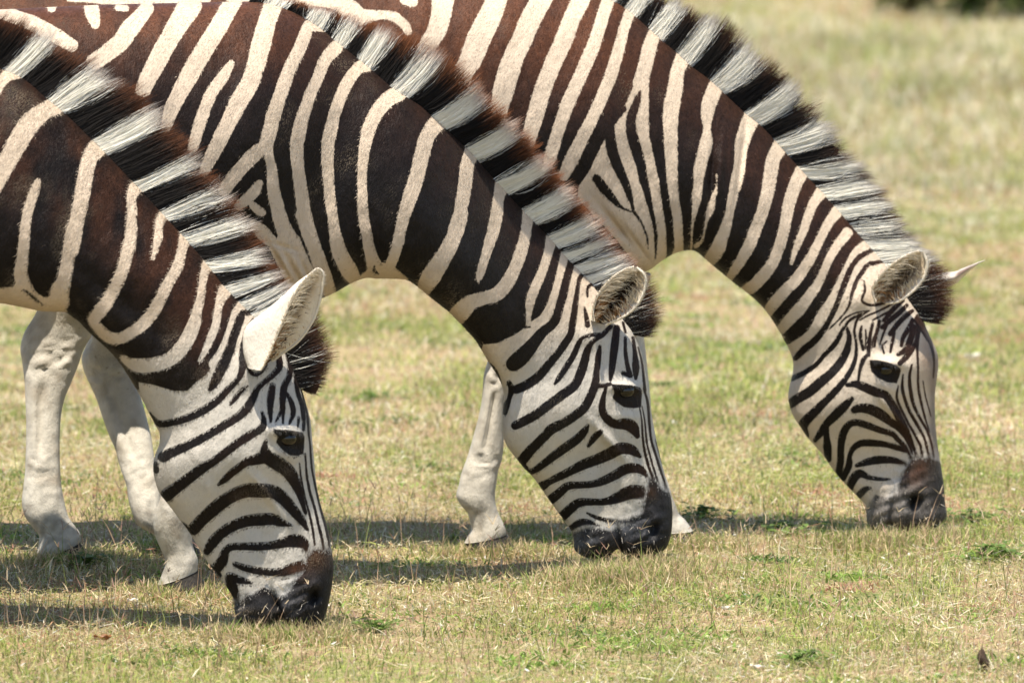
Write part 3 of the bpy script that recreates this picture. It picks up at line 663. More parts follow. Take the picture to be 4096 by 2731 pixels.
def ear(g, crop, Lr, Rr, Br, yL, yR, yB, D, side=1.0, depth=0.8, inner=(0.03, 0.018, 0.012), rim=(0.62, 0.54, 0.42), back=(0.66, 0.6, 0.5), dark_amt=1.0, brown=0.0):
    Lr, Rr, Br = [catmull(np.array(pts(crop, q)), 5) for q in (Lr, Rr, Br)]
    n = len(Lr); m = 17
    tt = np.linspace(0, 1, m)
    def curve(A, B, C, ya, yb, yc):
        cx = 2 * B - 0.5 * (A + C); cy = 2 * yb - 0.5 * (ya + yc)
        p = (1 - tt)[None, :, None] ** 2 * A[:, None] + 2 * ((1 - tt) * tt)[None, :, None] * cx[:, None] + (tt ** 2)[None, :, None] * C[:, None]
        y = (1 - tt) ** 2 * ya + 2 * (1 - tt) * tt * cy + tt ** 2 * yc
        return p, np.broadcast_to(y, p.shape[:2])
    po, yo = curve(Lr, Br, Rr, yL, yB, yR)
    mid = 0.5 * (Lr + Rr)
    Bi = mid + (Br - mid) * 0.72
    ybi = 0.5 * (yL + yR) + (yB - 0.5 * (yL + yR)) * 0.74
    pi_, yi = curve(Lr, Bi, Rr, yL, ybi, yR)
    taper = np.linspace(1, 0.35, n)[:, None]
    ym = 0.5 * (yL + yR)
    for p, y, inn in ((po, yo, False), (pi_, yi, True)):
        yy = ym + (y - ym) * taper
        W = to_world(p[..., 0], p[..., 1], D + side * yy)
        k = n * m
        T = np.broadcast_to(tt, (n, m)).ravel()
        sN = np.broadcast_to(np.linspace(0, 1, n)[:, None], (n, m)).ravel()
        nz = fbm(p[..., 0].ravel() / 14, p[..., 1].ravel() / 30, 21)
        if inn:
            e = np.minimum(T, 1 - T) * 2 + (nz - 0.5) * 0.35
            dk = smooth(0.22, 0.6, e) * (1 - smooth(0.62, 0.92, sN + (nz - 0.5) * 0.3)) * dark_amt
            br = smooth(0.1, 0.35, e)
            col = lerp3(rim, (0.42, 0.29, 0.16), 0.6 * br * (1 - smooth(0.75, 1.0, sN)))
            col = col * (1 - dk)[:, None] + np.asarray(inner)[None] * dk[:, None]
        else:
            bw = brown * np.exp(-((T - 0.62) / 0.28) ** 2) * smooth(0.95, 0.6, sN) * smooth(0.12, 0.32, sN)
            col = np.tile(back, (k, 1)) * (1 - bw)[:, None] + np.array((0.09, 0.04, 0.025))[None] * bw[:, None]
        f = grid_faces(n, m)
        if inn: f = f[:, ::-1]
        g.add(W, [f], stripe=np.full(k, CLAMP), soft=np.ones(k), ragged=np.ones(k), dark_hair=np.tile(BLACK, (k, 1)), pale_hair=col)

def tube(g, P, rad, col, ring=8, stripe=None):
    """a soft round ridge along points P (world)"""
    P = np.asarray(P, float); n = len(P)
    t = np.gradient(P, axis=0); t /= np.linalg.norm(t, axis=1)[:, None] + 1e-9
    a = np.cross(t, np.array([0.0, 1.0, 0.0])); a /= np.linalg.norm(a, axis=1)[:, None] + 1e-9
    b = np.cross(t, a)
    ph = np.arange(ring) / ring * 2 * np.pi
    rr = np.broadcast_to(np.asarray(rad, float), (n,))[:, None, None]
    V = P[:, None] + rr * (a[:, None] * np.cos(ph)[None, :, None] + b[:, None] * np.sin(ph)[None, :, None])
    k = n * ring
    g.add(V.reshape(-1, 3), [grid_faces(n, ring, True)], stripe=np.full(k, CLAMP), soft=np.ones(k), ragged=np.ones(k), dark_hair=np.tile(BLACK, (k, 1)), pale_hair=np.tile(col, (k, 1)))

def ear_hair(parent, root, crop, Lr, Rr, yL, yR, D, n, seed, cdark=(0.035, 0.02, 0.012)):
    """pale hair growing in from both rims, dark hair in the cup"""
    r = np.random.default_rng(seed)
    A, B_ = [catmull(np.array(pts(crop, q)), 6) for q in (Lr, Rr)]
    m = len(A)
    sI = r.random(n) * 0.86
    i = sI * (m - 1)
    li = lambda Q: np.stack([np.interp(i, np.arange(m), Q[:, 0]), np.interp(i, np.arange(m), Q[:, 1])], -1)
    a, b = li(A), li(B_)
    T = r.random(n)
    side = r.random(n)
    u = np.where(side < 0.42, r.uniform(0.02, 0.25, n), np.where(side < 0.72, r.uniform(0.75, 0.98, n), r.uniform(0.3, 0.7, n)))
    base = a + (b - a) * u[:, None]
    nxt = li(np.roll(A, -3, 0)) - a
    along = nxt / (np.hypot(nxt[:, 0], nxt[:, 1])[:, None] + 1e-6)
    inward = (b - a) * np.where(u < 0.5, 1, -1)[:, None]
    inward = inward / (np.hypot(inward[:, 0], inward[:, 1])[:, None] + 1e-6)
    wd = np.hypot(*(b - a).T)
    L = np.minimum(r.uniform(0.25, 0.6, n) * wd, 60)
    mixv = r.uniform(0.2, 0.8, n)[:, None]
    tipp = base + (along * mixv + inward * (1 - mixv) + r.normal(0, 0.15, (n, 2))) * L[:, None]
    ya = D + yL + (yR - yL) * u + 0.030 * np.sin(np.pi * u)
    yb = ya - 0.012 + r.normal(0, 0.006, n)
    centre = (np.abs(u - 0.5) < 0.16) & (sI < 0.62)
    col = np.where(centre[:, None], np.array(cdark), np.array((0.72, 0.63, 0.48))) * r.uniform(0.65, 1.2, n)[:, None]
    low = (sI < 0.35) & (r.random(n) < 0.5) & (~centre)
    col = np.where(low[:, None], np.array((0.33, 0.17, 0.07)) * r.uniform(0.6, 1.2, n)[:, None], col)
    P0 = to_world(base[:, 0], base[:, 1], ya); P2 = to_world(tipp[:, 0], tipp[:, 1], yb); P1 = 0.5 * (P0 + P2) + np.array([0, -0.004, 0.002])
    tg = P2 - P0
    sv = np.cross(tg, np.array([0, -1.0, 0])); sv /= np.linalg.norm(sv, axis=1)[:, None] + 1e-9
    sv *= 0.0007
    V = np.stack([P0 - sv, P0 + sv, P1 + sv * 0.8, P1 - sv * 0.8, P2], 1)
    q = np.arange(n)[:, None] * 5
    g = Geo()
    g.add(V.reshape(-1, 3), [np.concatenate([q, q + 1, q + 2, q + 3], 1), np.concatenate([q + 3, q + 2, q + 4], 1)], hair=np.repeat(col[:, None], 5, 1).reshape(-1, 3))
    # soft fringe standing out from both rims
    nf = 900
    ii = r.random(nf) * (m - 1); lf = r.random(nf) < 0.5
    fa = np.stack([np.interp(ii, np.arange(m), A[:, 0]), np.interp(ii, np.arange(m), A[:, 1])], -1); fb = np.stack([np.interp(ii, np.arange(m), B_[:, 0]), np.interp(ii, np.arange(m), B_[:, 1])], -1)
    base = np.where(lf[:, None], fa, fb); ow = np.where(lf[:, None], fa - fb, fb - fa); ow = ow / (np.hypot(ow[:, 0], ow[:, 1])[:, None] + 4)
    al = np.stack([np.interp(np.minimum(ii + 2, m - 1), np.arange(m), A[:, 0]), np.interp(np.minimum(ii + 2, m - 1), np.arange(m), A[:, 1])], -1) - fa; al = al / (np.hypot(al[:, 0], al[:, 1])[:, None] + 4)
    tipp = base + (ow * 0.5 + al * 0.7 + r.normal(0, 0.25, (nf, 2))) * r.uniform(6, 17, nf)[:, None]
    yv = D + np.where(lf, yL, yR) + r.normal(0, 0.003, nf)
    P0 = to_world(base[:, 0], base[:, 1], yv); P2 = to_world(tipp[:, 0], tipp[:, 1], yv - 0.003)
    sv = np.cross(P2 - P0, np.array([0, -1.0, 0])); sv /= np.linalg.norm(sv, axis=1)[:, None] + 1e-9; sv *= 0.0006
    V = np.stack([P0 - sv, P0 + sv, P2], 1); q = np.arange(nf)[:, None] * 3
    g.add(V.reshape(-1, 3), [np.concatenate([q, q + 1, q + 2], 1)], hair=np.repeat((np.array((0.66, 0.58, 0.45)) * r.uniform(0.5, 1.2, nf)[:, None])[:, None], 3, 1).reshape(-1, 3))
    return g.build('ear_hair', M_HAIR, parent, root)

def rims(g, crop, Lr, Rr, yL, yR, D, rad=0.0030, col=(0.66, 0.59, 0.47)):
    ym = 0.5 * (yL + yR)
    for q, y in ((Lr, yL), (Rr, yR)):
        a = catmull(np.array(pts(crop, q)), 5)
        tp = np.linspace(1, 0.35, len(a))
        tube(g, to_world(a[:, 0], a[:, 1], D + ym + (y - ym) * tp), rad * np.linspace(0.7, 1.0, len(a)), col)

def lid(g, crop, P, sy, rad, col, out=0.004):
    a = catmull(np.array(pts(crop, P)), 4)
    W = []
    for x, y in a[:, :2]:
        yy, _ = sy(x, y)
        W.append(to_world(x, y, yy - out))
    n = len(W)
    tube(g, np.array(W), rad * np.sin(np.linspace(0.25, math.pi - 0.25, n)) ** 0.6, col)

def hair_band(name, parent, root, rows, D, dyf, n, ops, width=0.0008, spread=0.012, yoff=0.0, jit=0.10, forced=None, rust_tip=0.8, len_j=0.14, curve=0.06, rustc=(0.10, 0.042, 0.018), bias=4.0, fringe=0.6, tipstart=0.70):
    """hair strands from a line of roots to a line of tips: rows = (root x, root y, tip x, tip y)"""
    a = catmull(np.array(rows, float), 8)
    L = np.concatenate([[0], np.cumsum(np.hypot(np.diff(a[:, 0]), np.diff(a[:, 1])))])
    s = rng.random(n) * L[-1]
    rt = np.stack([np.interp(s, L, a[:, 0]), np.interp(s, L, a[:, 1])], -1)
    # tips follow a slightly shifted place along the crest: strands fan and clump
    CW = 20.0
    ci = np.floor(s / CW + rng.normal(0, 0.35, n))
    lati = np.floor(rng.random(n) * 3)
    hsh = lambda k_: vnoise(ci * 1.37 + lati * 17.3 + k_ * 5.1, ci * 0.71 + k_ * 3.3, 3 + int(k_))
    clj = (hsh(1) - 0.5) * 90
    s2 = np.clip(s + 0.45 * ((ci + 0.5) * CW - s) + clj * jit * 5 + rng.normal(0, 1, n) * jit * 85, 0, L[-1])
    tp = np.stack([np.interp(s2, L, a[:, 2]), np.interp(s2, L, a[:, 3])], -1)
    ln = 1.03 - np.abs(rng.normal(0, len_j, n)) + 0.34 * (hsh(2) - 0.5)
    vec = (tp - rt) * ln[:, None]
    inw = vec / (np.hypot(vec[:, 0], vec[:, 1])[:, None] + 1e-6)
    sd = coat(rt[:, 0] - inw[:, 0] * 14, rt[:, 1] - inw[:, 1] * 14, ops) + rng.normal(0, 5.0, n) + bias
    rt = rt - inw * (8 + np.abs(rng.normal(0, 9, n)))[:, None]
    sgn = np.where(rng.random(n) < 0.6, -1.0, 1.0)
    thick = lambda t: spread * np.maximum(1 - t, 0) ** 0.7 + 0.0008
    lift = np.abs(rng.normal(0, 1, n)) * 0.0028
    y0 = D + dyf(rt[:, 0]) + yoff
    nrm = np.stack([-vec[:, 1], vec[:, 0]], -1)
    bend = rng.normal(0.02, curve, n) + (hsh(3) - 0.5) * 0.25
    NS = 5
    P = np.zeros((n, NS, 3)); 
    for k in range(NS):
        t = k / (NS - 1)
        p = rt + vec * t + nrm * (bend * 4 * t * (1 - t))[:, None] * 0.5
        W = to_world(p[:, 0], p[:, 1], y0)
        W[:, 1] += sgn * (thick(t * 1.1 if t < 0.9 else 1.0) + 0.0012 + lift * (0.4 + 0.8 * t)) * (1.0 if t < 0.9 else 0.6)
        P[:, k] = W
    tang = P[:, -1] - P[:, 0]
    face = rng.normal(0, 0.6, (n, 3)) + np.stack([0 * sgn, 1.2 * sgn, 0.5 + 0 * sgn], -1)
    sidev = np.cross(tang, face); sidev /= np.linalg.norm(sidev, axis=1)[:, None] + 1e-9
    wd = width * (0.7 + 0.6 * rng.random(n))
    prof = np.array([1.0, 1.0, 0.9, 0.7, 0.12])
    V = np.zeros((n, NS, 2, 3))
    V[:, :, 0] = P - sidev[:, None] * (wd[:, None] * prof)[..., None] * 0.5
    V[:, :, 1] = P + sidev[:, None] * (wd[:, None] * prof)[..., None] * 0.5
    base = np.arange(n)[:, None] * NS * 2
    fs = []
    for k in range(NS - 1):
        fs.append(np.concatenate([base + 2 * k, base + 2 * k + 1, base + 2 * k + 3, base + 2 * k + 2], 1))
    # colours: white or black from the stripe at the root, darker and rusty towards the tips
    pale = np.where(sd > 0, 1.0, 0.0) if forced is None else (rng.random(n) < forced).astype(float)
    v = 0.82 + 0.27 * rng.random(n)
    cw = np.array((0.92, 0.89, 0.79))[None] * v[:, None]
    cb = np.array((0.018, 0.015, 0.013))[None] * v[:, None]
    cbase = cw * pale[:, None] + cb * (1 - pale[:, None])
    C = np.zeros((n, NS, 2, 3))
    for k in range(NS):
        t = k / (NS - 1)
        tt = np.full(n, t) * (0.55 + 0.45 * np.clip(ln, 0, 1.1))
        rs = smooth(tipstart, 1.0, tt + rng.normal(0, 0.05, n)) * rust_tip
        rs = np.where(pale > 0, rs * fringe * smooth(tipstart + 0.04, tipstart + 0.26, tt), np.clip(rs * 1.2, 0, 1))
        rc = np.array(rustc)[None] * (0.5 + rng.random(n))[:, None]
        c = cbase * (1 - rs[:, None]) + rc * rs[:, None]
        C[:, k, 0] = c; C[:, k, 1] = c
    g = Geo()
    g.add(V.reshape(-1, 3), fs, hair=C.reshape(-1, 3))
    # the dense body of the mane under the loose outer hairs
    ns = int(L[-1] / 4); nt = 9
    S = np.linspace(0, L[-1], ns)
    r2 = np.stack([np.interp(S, L, a[:, 0]), np.interp(S, L, a[:, 1])], -1); t2 = np.stack([np.interp(S, L, a[:, 2]), np.interp(S, L, a[:, 3])], -1)
    v2 = (t2 - r2) * (0.74 + 0.16 * (vnoise(S / 18, 0 * S, 91) - 0.5))[:, None]
    i2 = v2 / (np.hypot(v2[:, 0], v2[:, 1])[:, None] + 1e-6)
    sd2 = coat(r2[:, 0] - i2[:, 0] * 14, r2[:, 1] - i2[:, 1] * 14, ops) + bias
    pw = smooth(-3, 3, sd2) if forced is None else np.full(ns, float(forced))
    yb2 = D + dyf(r2[:, 0]) + yoff
    for side in (-1.0, 1.0):
        G = np.zeros((ns, nt, 3)); Cc = np.zeros((ns, nt, 3))
        for k in range(nt):
            t = k / (nt - 1)
            q = r2 - i2 * 10 + v2 * t
            Wk = to_world(q[:, 0], q[:, 1], yb2)
            Wk[:, 1] += side * (thick(t) * 0.95 if k < nt - 1 else 0.0)
            G[:, k] = Wk
            rr_ = smooth(tipstart, 1.0, np.full(ns, t * 0.8)) * rust_tip
            c_ = np.array((0.88, 0.85, 0.75))[None] * pw[:, None] + np.array((0.014, 0.012, 0.011))[None] * (1 - pw[:, None])
            Cc[:, k] = c_ * (1 - rr_[:, None]) + np.array(rustc)[None] * 0.8 * rr_[:, None]
        gf = grid_faces(ns, nt)
        g.add(G.reshape(-1, 3), [gf if side < 0 else gf[:, ::-1]], hair=Cc.reshape(-1, 3))
    return g.build(name, M_HAIR, parent, root)

def eyeball(parent, root, px, py, r, y, name='eye'):
    g = Geo()
    c = to_world(px, py, y)
    n, m = 20, 28
    th = np.linspace(0, np.pi, n)[:, None]; ph = np.arange(m) / m * 2 * np.pi
    S = np.stack([np.sin(th) * np.cos(ph), np.sin(th) * np.sin(ph), np.cos(th) * np.ones(m)], -1) * np.array([r, r * 0.8, r * 0.85])
    g.add(S + c, [grid_faces(n, m, True)])
    return g.build(name, M_EYE, parent, root)

def bumpf(mx, my, lst):
    """relief on the side of the head and body: (x, y, rx, ry, degrees, metres)"""
    d = np.zeros(mx.shape)
    for x, y, rx, ry, ang, amp in lst:
        c, s = math.cos(R(ang)), math.sin(R(ang))
        u = ((mx - x) * c + (my - y) * s) / rx
        v = (-(mx - x) * s + (my - y) * c) / ry
        d += amp * np.exp(-(u * u + v * v))
    return d

def coat_strands(g, P0, P2, wd, col):
    """single stiff hairs that belong to the skin (whiskers, lashes)"""
    n = len(P0)
    P1 = 0.5 * (P0 + P2) + np.array([0, 0, 0.001])
    sv = np.cross(P2 - P0, np.array([0.3, -1.0, 0.4])); sv /= np.linalg.norm(sv, axis=1)[:, None] + 1e-9; sv *= wd
    V = np.stack([P0 - sv, P0 + sv, P1 + sv, P1 - sv, P2], 1); q = np.arange(n)[:, None] * 5
    c5 = np.repeat(np.broadcast_to(col, (n, 3))[:, None], 5, 1).reshape(-1, 3); k5 = n * 5
    g.add(V.reshape(-1, 3), [np.concatenate([q, q + 1, q + 2, q + 3], 1), np.concatenate([q + 3, q + 2, q + 4], 1)], stripe=np.full(k5, CLAMP), soft=np.ones(k5), ragged=np.zeros(k5), dark_hair=c5, pale_hair=c5)

def whiskers(g, sy, spots, n, seed):
    r = np.random.default_rng(seed)
    P0, P2 = [], []
    for x, y, rx, ry in spots:
        for i in range(n):
            px, py = x + r.normal(0, rx), y + r.normal(0, ry)
            yy, la = sy(px, py)
            a = to_world(px, py, yy + 0.003)
            d = np.array([r.normal(0, 0.5), -1.0, r.normal(-0.25, 0.45)]); d /= np.linalg.norm(d)
            P0.append(a); P2.append(a + d * r.uniform(0.008, 0.028))
    n = len(P0)
    coat_strands(g, np.array(P0), np.array(P2), 0.0004, np.where((r.random(n) < 0.4)[:, None], np.array((0.4, 0.36, 0.3)), np.array((0.03, 0.025, 0.02))))

def lashes(g, crop, P, sy, n, seed):
    r = np.random.default_rng(seed)
    a = catmull(np.array(pts(crop, P)), 4)
    P0, P2 = [], []
    for i in range(n):
        u = r.random() * (len(a) - 1); k = int(u); f = u - k
        x, y = a[k] * (1 - f) + a[min(k + 1, len(a) - 1)] * f
        yy, la = sy(x, y)
        p = to_world(x, y, yy - 0.003)
        d = np.array([r.normal(0.15, 0.3), -0.7, r.normal(-0.75, 0.2)]); d /= np.linalg.norm(d)
        P0.append(p); P2.append(p + d * r.uniform(0.008, 0.018))
    coat_strands(g, np.array(P0), np.array(P2), 0.0005, np.array((0.008, 0.007, 0.006)))

def make_zebra(name, label, D, x_root, pairs, ops, dyf, rustf, palef, darkf, bumps, raggedf, softs=(), notch=(), wrink=(), muz=None, eye=(0, 0), headx=(0, 1, 0)):
    r0 = to_world(x_root, 2300, D + float(dyf(np.array(float(x_root)))))
    root_loc = (float(r0[0]), float(r0[1]), 0.0)
    root = empty('zebra', root_loc)
    tag(root, label, 'zebra', 'zebras grazing side by side')
    g = Geo()
    mx, my, lat, cc = loft(pairs, D, dyf, step=5.0, ring=460)
    b = bumpf(mx, my, bumps)
    mx, my = mx.copy(), my.copy()
    for x, y0_, y1_, wd_, amp in notch:       # the gap between the lips
        my -= amp * np.exp(-((mx - x) / wd_) ** 2) * smooth(y0_, y1_, my)
    # soft muscle relief
    b = b + 0.014 * (fbm(mx / 170, my / 260, 31) - 0.5) + 0.0030 * (fbm(mx / 40, my / 60, 33) - 0.5)
    for x, y, r_ in wrink:                    # wrinkled skin of the muzzle
        b = b + 0.0018 * gauss(mx, my, x, y, r_) * np.sin((mx * 0.35 + my * 0.9) / 6.5 + 3.0 * fbm(mx / 40, my / 40, 71)) + 0.0025 * gauss(mx, my, x, y, r_) * (fbm(mx / 12, my / 12, 72) - 0.5)
    wmask = np.clip(np.abs(lat) / 0.05, 0, 1)
    lat2 = lat + np.sign(lat) * b * wmask
    lat2 = np.where(np.abs(lat) > 1e-4, np.sign(lat) * np.maximum(np.abs(lat2), 1e-4), lat2)
    W = place(mx, my, lat2, D, dyf)
    # stripe lookup: the near side as traced, the far side its mirror image
    Wn = W.copy(); Wn[..., 1] -= lat2 + np.abs(lat2)
    X, Y = to_px(Wn)
    X = X.ravel(); Y = Y.ravel()
    s = coat(X, Y, ops)
    ccr = cc.ravel()
    rs = rustf(X, Y, ccr)
    dark = lerp3(BLACK, RUST, rs)
    dark = darkf(X, Y, dark)
    ke = gauss(X, Y, eye[0], eye[1], 75)[:, None]
    dark = dark * (1 - ke) + np.array((0.006, 0.005, 0.0045)) * ke
    pale = palef(X, Y, ccr)
    ring = mx.shape[1]
    f = [grid_faces(mx.shape[0], ring, True), np.array([np.arange(ring)[::-1]]), np.array([np.arange(ring) + (mx.shape[0] - 1) * ring])]
    sf = np.ones(X.shape)
    dmz = d_poly(X, Y, muz)
    sf += 3.2 * np.exp(-(dmz / 20.0) ** 2)
    for x, y, r, a_ in softs:
        sf += 0.6 * a_ * gauss(X, Y, x, y, r)
    gy = (0.55 * np.exp(-np.clip(dmz, 0, None) / 26.0) * (dmz > -CLAMP + 1) * (dmz < CLAMP - 1))[:, None]
    pale = pale * (1 - gy) + np.array((0.27, 0.28, 0.29)) * gy
    g.add(W, f, stripe=s, soft=sf, ragged=raggedf(X, Y) + 2.2 * np.exp(-(dmz / 24.0) ** 2), dark_hair=dark, pale_hair=pale)
    # short lying hairs of the coat, rooted in the skin
    r = np.random.default_rng(len(pairs))
    XX = X.reshape(mx.shape); YY = Y.reshape(mx.shape)
    nf = 90000
    cand = np.argwhere((lat2 < -0.004) & (XX > -120) & (XX < 4200) & (YY > -120) & (YY < 2760))
    di = np.linalg.norm(np.roll(W, -1, 0) - W, axis=2); dj = np.linalg.norm(np.roll(W, -1, 1) - W, axis=2)
    wgt = (di * dj)[cand[:, 0], cand[:, 1]]; wgt = np.minimum(wgt, np.percentile(wgt, 97)); wgt /= wgt.sum()
    ci = cand[r.choice(len(cand), nf, p=wgt)]
    i, j = np.clip(ci[:, 0], 1, mx.shape[0] - 2), ci[:, 1]
    jn = (j + 1) % ring
    fi, fj = r.random(nf)[:, None], r.random(nf)[:, None]
    p = W[i, j] + (W[i + 1, j] - W[i, j]) * fi + (W[i, jn] - W[i, j]) * fj
    nr = np.cross(W[i + 1, j] - W[i - 1, j], W[i, jn] - W[i, (j - 1) % ring]); nr /= np.linalg.norm(nr, axis=1)[:, None] + 1e-12
    nr *= np.sign(-nr[:, 1:2] + 1e-9)
    along = W[i + 1, j] - W[i - 1, j]; along /= np.linalg.norm(along, axis=1)[:, None] + 1e-12
    down = (0.5 * (W[i, ring // 2] - W[i, 0])); down /= np.linalg.norm(down, axis=1)[:, None] + 1e-12
    onhead = smooth(headx[0], headx[1], YY[i, j] + headx[2] * XX[i, j])[:, None]
    fl = along * (onhead * 1.6 - 0.5) + down * 0.75 + r.normal(0, 0.16, (nf, 3))
    fl -= nr * (fl * nr).sum(1)[:, None]; fl /= np.linalg.norm(fl, axis=1)[:, None] + 1e-12
    Lh = r.uniform(0.005, 0.011, nf)[:, None] * (1 - 0.35 * onhead)
    rise = r.uniform(0.03, 0.22, nf)[:, None]
    p0 = p - nr * 0.0012; p1 = p + fl * Lh * 0.55 + nr * Lh * rise * 0.6; p2 = p + fl * Lh + nr * Lh * rise * 0.8
    sv = np.cross(nr, fl); sv *= 0.00036
    Vh = np.stack([p0 - sv, p0 + sv, p1 + sv * 0.9, p1 - sv * 0.9, p2], 1)
    qh = np.arange(nf)[:, None] * 5
    vi = i * ring + j
    isd = (s[vi] + r.normal(0, 2.2, nf) * (1 - 0.6 * onhead[:, 0])) < 0
    isd = np.where(sf[vi] > 2, r.random(nf) < smooth(20, -20, s[vi]), isd)
    ch = np.where(isd[:, None], dark[vi] * r.uniform(0.75, 1.45, nf)[:, None], pale[vi] * r.uniform(0.93, 1.12, nf)[:, None])
    c5 = np.repeat(ch[:, None], 5, 1).reshape(-1, 3)
    k5 = nf * 5
    g.add(Vh.reshape(-1, 3), [np.concatenate([qh, qh + 1, qh + 2, qh + 3], 1), np.concatenate([qh + 3, qh + 2, qh + 4], 1)], stripe=np.full(k5, CLAMP), soft=np.ones(k5), ragged=np.zeros(k5), dark_hair=c5, pale_hair=c5)
    def surf_y(px, py):
        near = (lat2 < 0)
        Xp, Yp = to_px(W)
        dd = np.where(near, (Xp - px) ** 2 + (Yp - py) ** 2, 1e12)
        i = np.unravel_index(np.argmin(dd), dd.shape)
        return W[i][1], lat2[i]
    return root, root_loc, g, surf_y

def mask_poly(X, Y, P_, soft):
    return smooth(soft, -soft, d_poly(X, Y, P_))

def gauss(X, Y, x, y, r):
    return np.exp(-((X - x) ** 2 + (Y - y) ** 2) / (r * r))

# ------------------------------------------------------------------ legs traced from the photograph
HIND = [(('B', 330, 250), ('B', 640, 300)), (('B', 270, 450), ('B', 600, 500)), (('B', 215, 570), ('B', 590, 620)), (('B', 150, 680), ('B', 570, 700)), (('B', 128, 770), ('B', 525, 780)),
        (('B', 140, 870), ('B', 490, 880)), (('B', 153, 970), ('B', 450, 980)), (('B', 158, 1070), ('B', 405, 1090)), (('B', 162, 1170), ('B', 385, 1180)),
        (('B', 164, 1300), ('B', 376, 1300)), (('B', 160, 1450), ('B', 375, 1450)), (('S', 157, 600), ('S', 378, 600)), (('S', 146, 700), ('S', 385, 690)),
        (('S', 138, 800), ('S', 397, 765)), (('S', 155, 880), ('S', 412, 830)), (('S', 200, 945), ('S', 432, 895)), (('S', 243, 1000), ('S', 468, 945)),
        (('S', 245, 1060), ('S', 500, 990)), (('S', 228, 1120), ('S', 506, 1030)), (('S', 215, 1165), ('S', 495, 1062))]
HIND_L = [.085, .07, .055, .048, .045, .043, .040, .036, .033, .031, .031, .032, .036, .040, .041, .038, .035, .037, .040, .040]
HIND_HOOF = [(('S', 216, 1166), ('S', 500, 1050)), (('S', 235, 1190), ('S', 535, 1090)), (('S', 250, 1215), ('S', 580, 1160)), (('S', 255, 1235), ('S', 590, 1200))]
FAR_HIND = [(('B', 640, 400), ('B', 930, 420)), (('B', 600, 580), ('B', 900, 560)), (('B', 555, 720), ('B', 840, 700)), (('B', 512, 830), ('B', 830, 800)), (('B', 522, 900), ('B', 838, 880)), (('B', 565, 1000), ('B', 860, 980)),
        (('B', 605, 1090), ('B', 885, 1080)), (('B', 645, 1210), ('B', 915, 1190)), (('B', 690, 1330), ('B', 945, 1310)), (('B', 725, 1410), ('B', 960, 1400)), (('B', 745, 1490), ('B', 972, 1480)),
        (('S', 770, 625), ('S', 990, 610)), (('S', 795, 700), ('S', 1000, 690)), (('S', 803, 770), ('S', 1010, 750)), (('S', 825, 850), ('S', 1020, 810)), (('S', 862, 935), ('S', 1040, 860)),
        (('S', 960, 995), ('S', 1080, 890)), (('S', 1010, 1060), ('S', 1140, 950)), (('S', 1040, 1110), ('S', 1200, 1020))]
FAR_HIND_L = [.085, .07, .055, .048, .045, .042, .040, .036, .033, .031, .031, .032, .035, .039, .040, .038, .034, .036, .039]
FAR_HIND_HOOF = [(('S', 1038, 1112), ('S', 1205, 1015)), (('S', 1060, 1140), ('S', 1235, 1060)), (('S', 1080, 1170), ('S', 1262, 1130)), (('S', 1085, 1190), ('S', 1265, 1170))]
FORE_C = [(('B', 960, 300), ('B', 1400, 280)), (('B', 965, 540), ('B', 1340, 520)), (('B', 985, 780), ('B', 1260, 760)), (('B', 985, 960), ('B', 1200, 950)), (('B', 985, 1030), ('B', 1195, 1030)), (('B', 995, 1120), ('B', 1190, 1120)),
          (('S', 1020, 300), ('S', 1180, 300)), (('S', 1030, 450), ('S', 1180, 450)), (('S', 1025, 620), ('S', 1185, 620)), (('S', 1005, 770), ('S', 1200, 760)), (('S', 978, 850), ('S', 1210, 840)),
          (('S', 962, 940), ('S', 1205, 930)), (('S', 975, 1010), ('S', 1205, 1000)), (('S', 1000, 1070), ('S', 1208, 1060)), (('S', 1027, 1130), ('S', 1222, 1105)), (('S', 1035, 1180), ('S', 1240, 1150)),
          (('S', 1018, 1240), ('S', 1240, 1195)), (('S', 990, 1310), ('S', 1235, 1235))]
FORE_C_L = [.095, .075, .055, .045, .045, .040, .031, .029, .031, .036, .040, .040, .037, .034, .033, .036, .039, .040]
FORE_C_HOOF = [(('S', 992, 1312), ('S', 1240, 1225)), (('S', 1010, 1330), ('S', 1262, 1265)), (('S', 1020, 1350), ('S', 1290, 1320)), (('S', 1022, 1370), ('S', 1292, 1350))]
FORE_D = [(('I', 330, 250), ('I', 640, 250)), (('I', 300, 450), ('I', 520, 450)), (('I', 262, 600), ('I', 440, 600)), (('I', 235, 700), ('I', 420, 700)), (('I', 212, 780), ('I', 395, 780)), (('I', 205, 880), ('I', 375, 880)), (('I', 196, 960), ('I', 358, 970)), (('I', 178, 1050), ('I', 345, 1080)),
          (('I', 148, 1160), ('I', 338, 1190)), (('I', 110, 1290), ('I', 326, 1310)), (('J', 72, 770), ('J', 302, 760)), (('J', 56, 840), ('J', 290, 840)), (('J', 40, 915), ('J', 282, 910)), (('J', 68, 970), ('J', 286, 960)), (('J', 108, 1015), ('J', 300, 1010)),
          (('J', 126, 1080), ('J', 322, 1060)), (('J', 132, 1125), ('J', 345, 1110)), (('J', 112, 1165), ('J', 352, 1140)), (('J', 90, 1205), ('J', 350, 1165))]
FORE_D_L = [.09, .07, .052, .048, .046, .044, .040, .037, .033, .031, .033, .036, .040, .038, .034, .034, .037, .039, .040]
FORE_D_HOOF = [(('J', 92, 1205), ('J', 355, 1155)), (('J', 100, 1220), ('J', 378, 1190)), (('J', 108, 1236), ('J', 400, 1225)), (('J', 110, 1255), ('J', 400, 1245))]
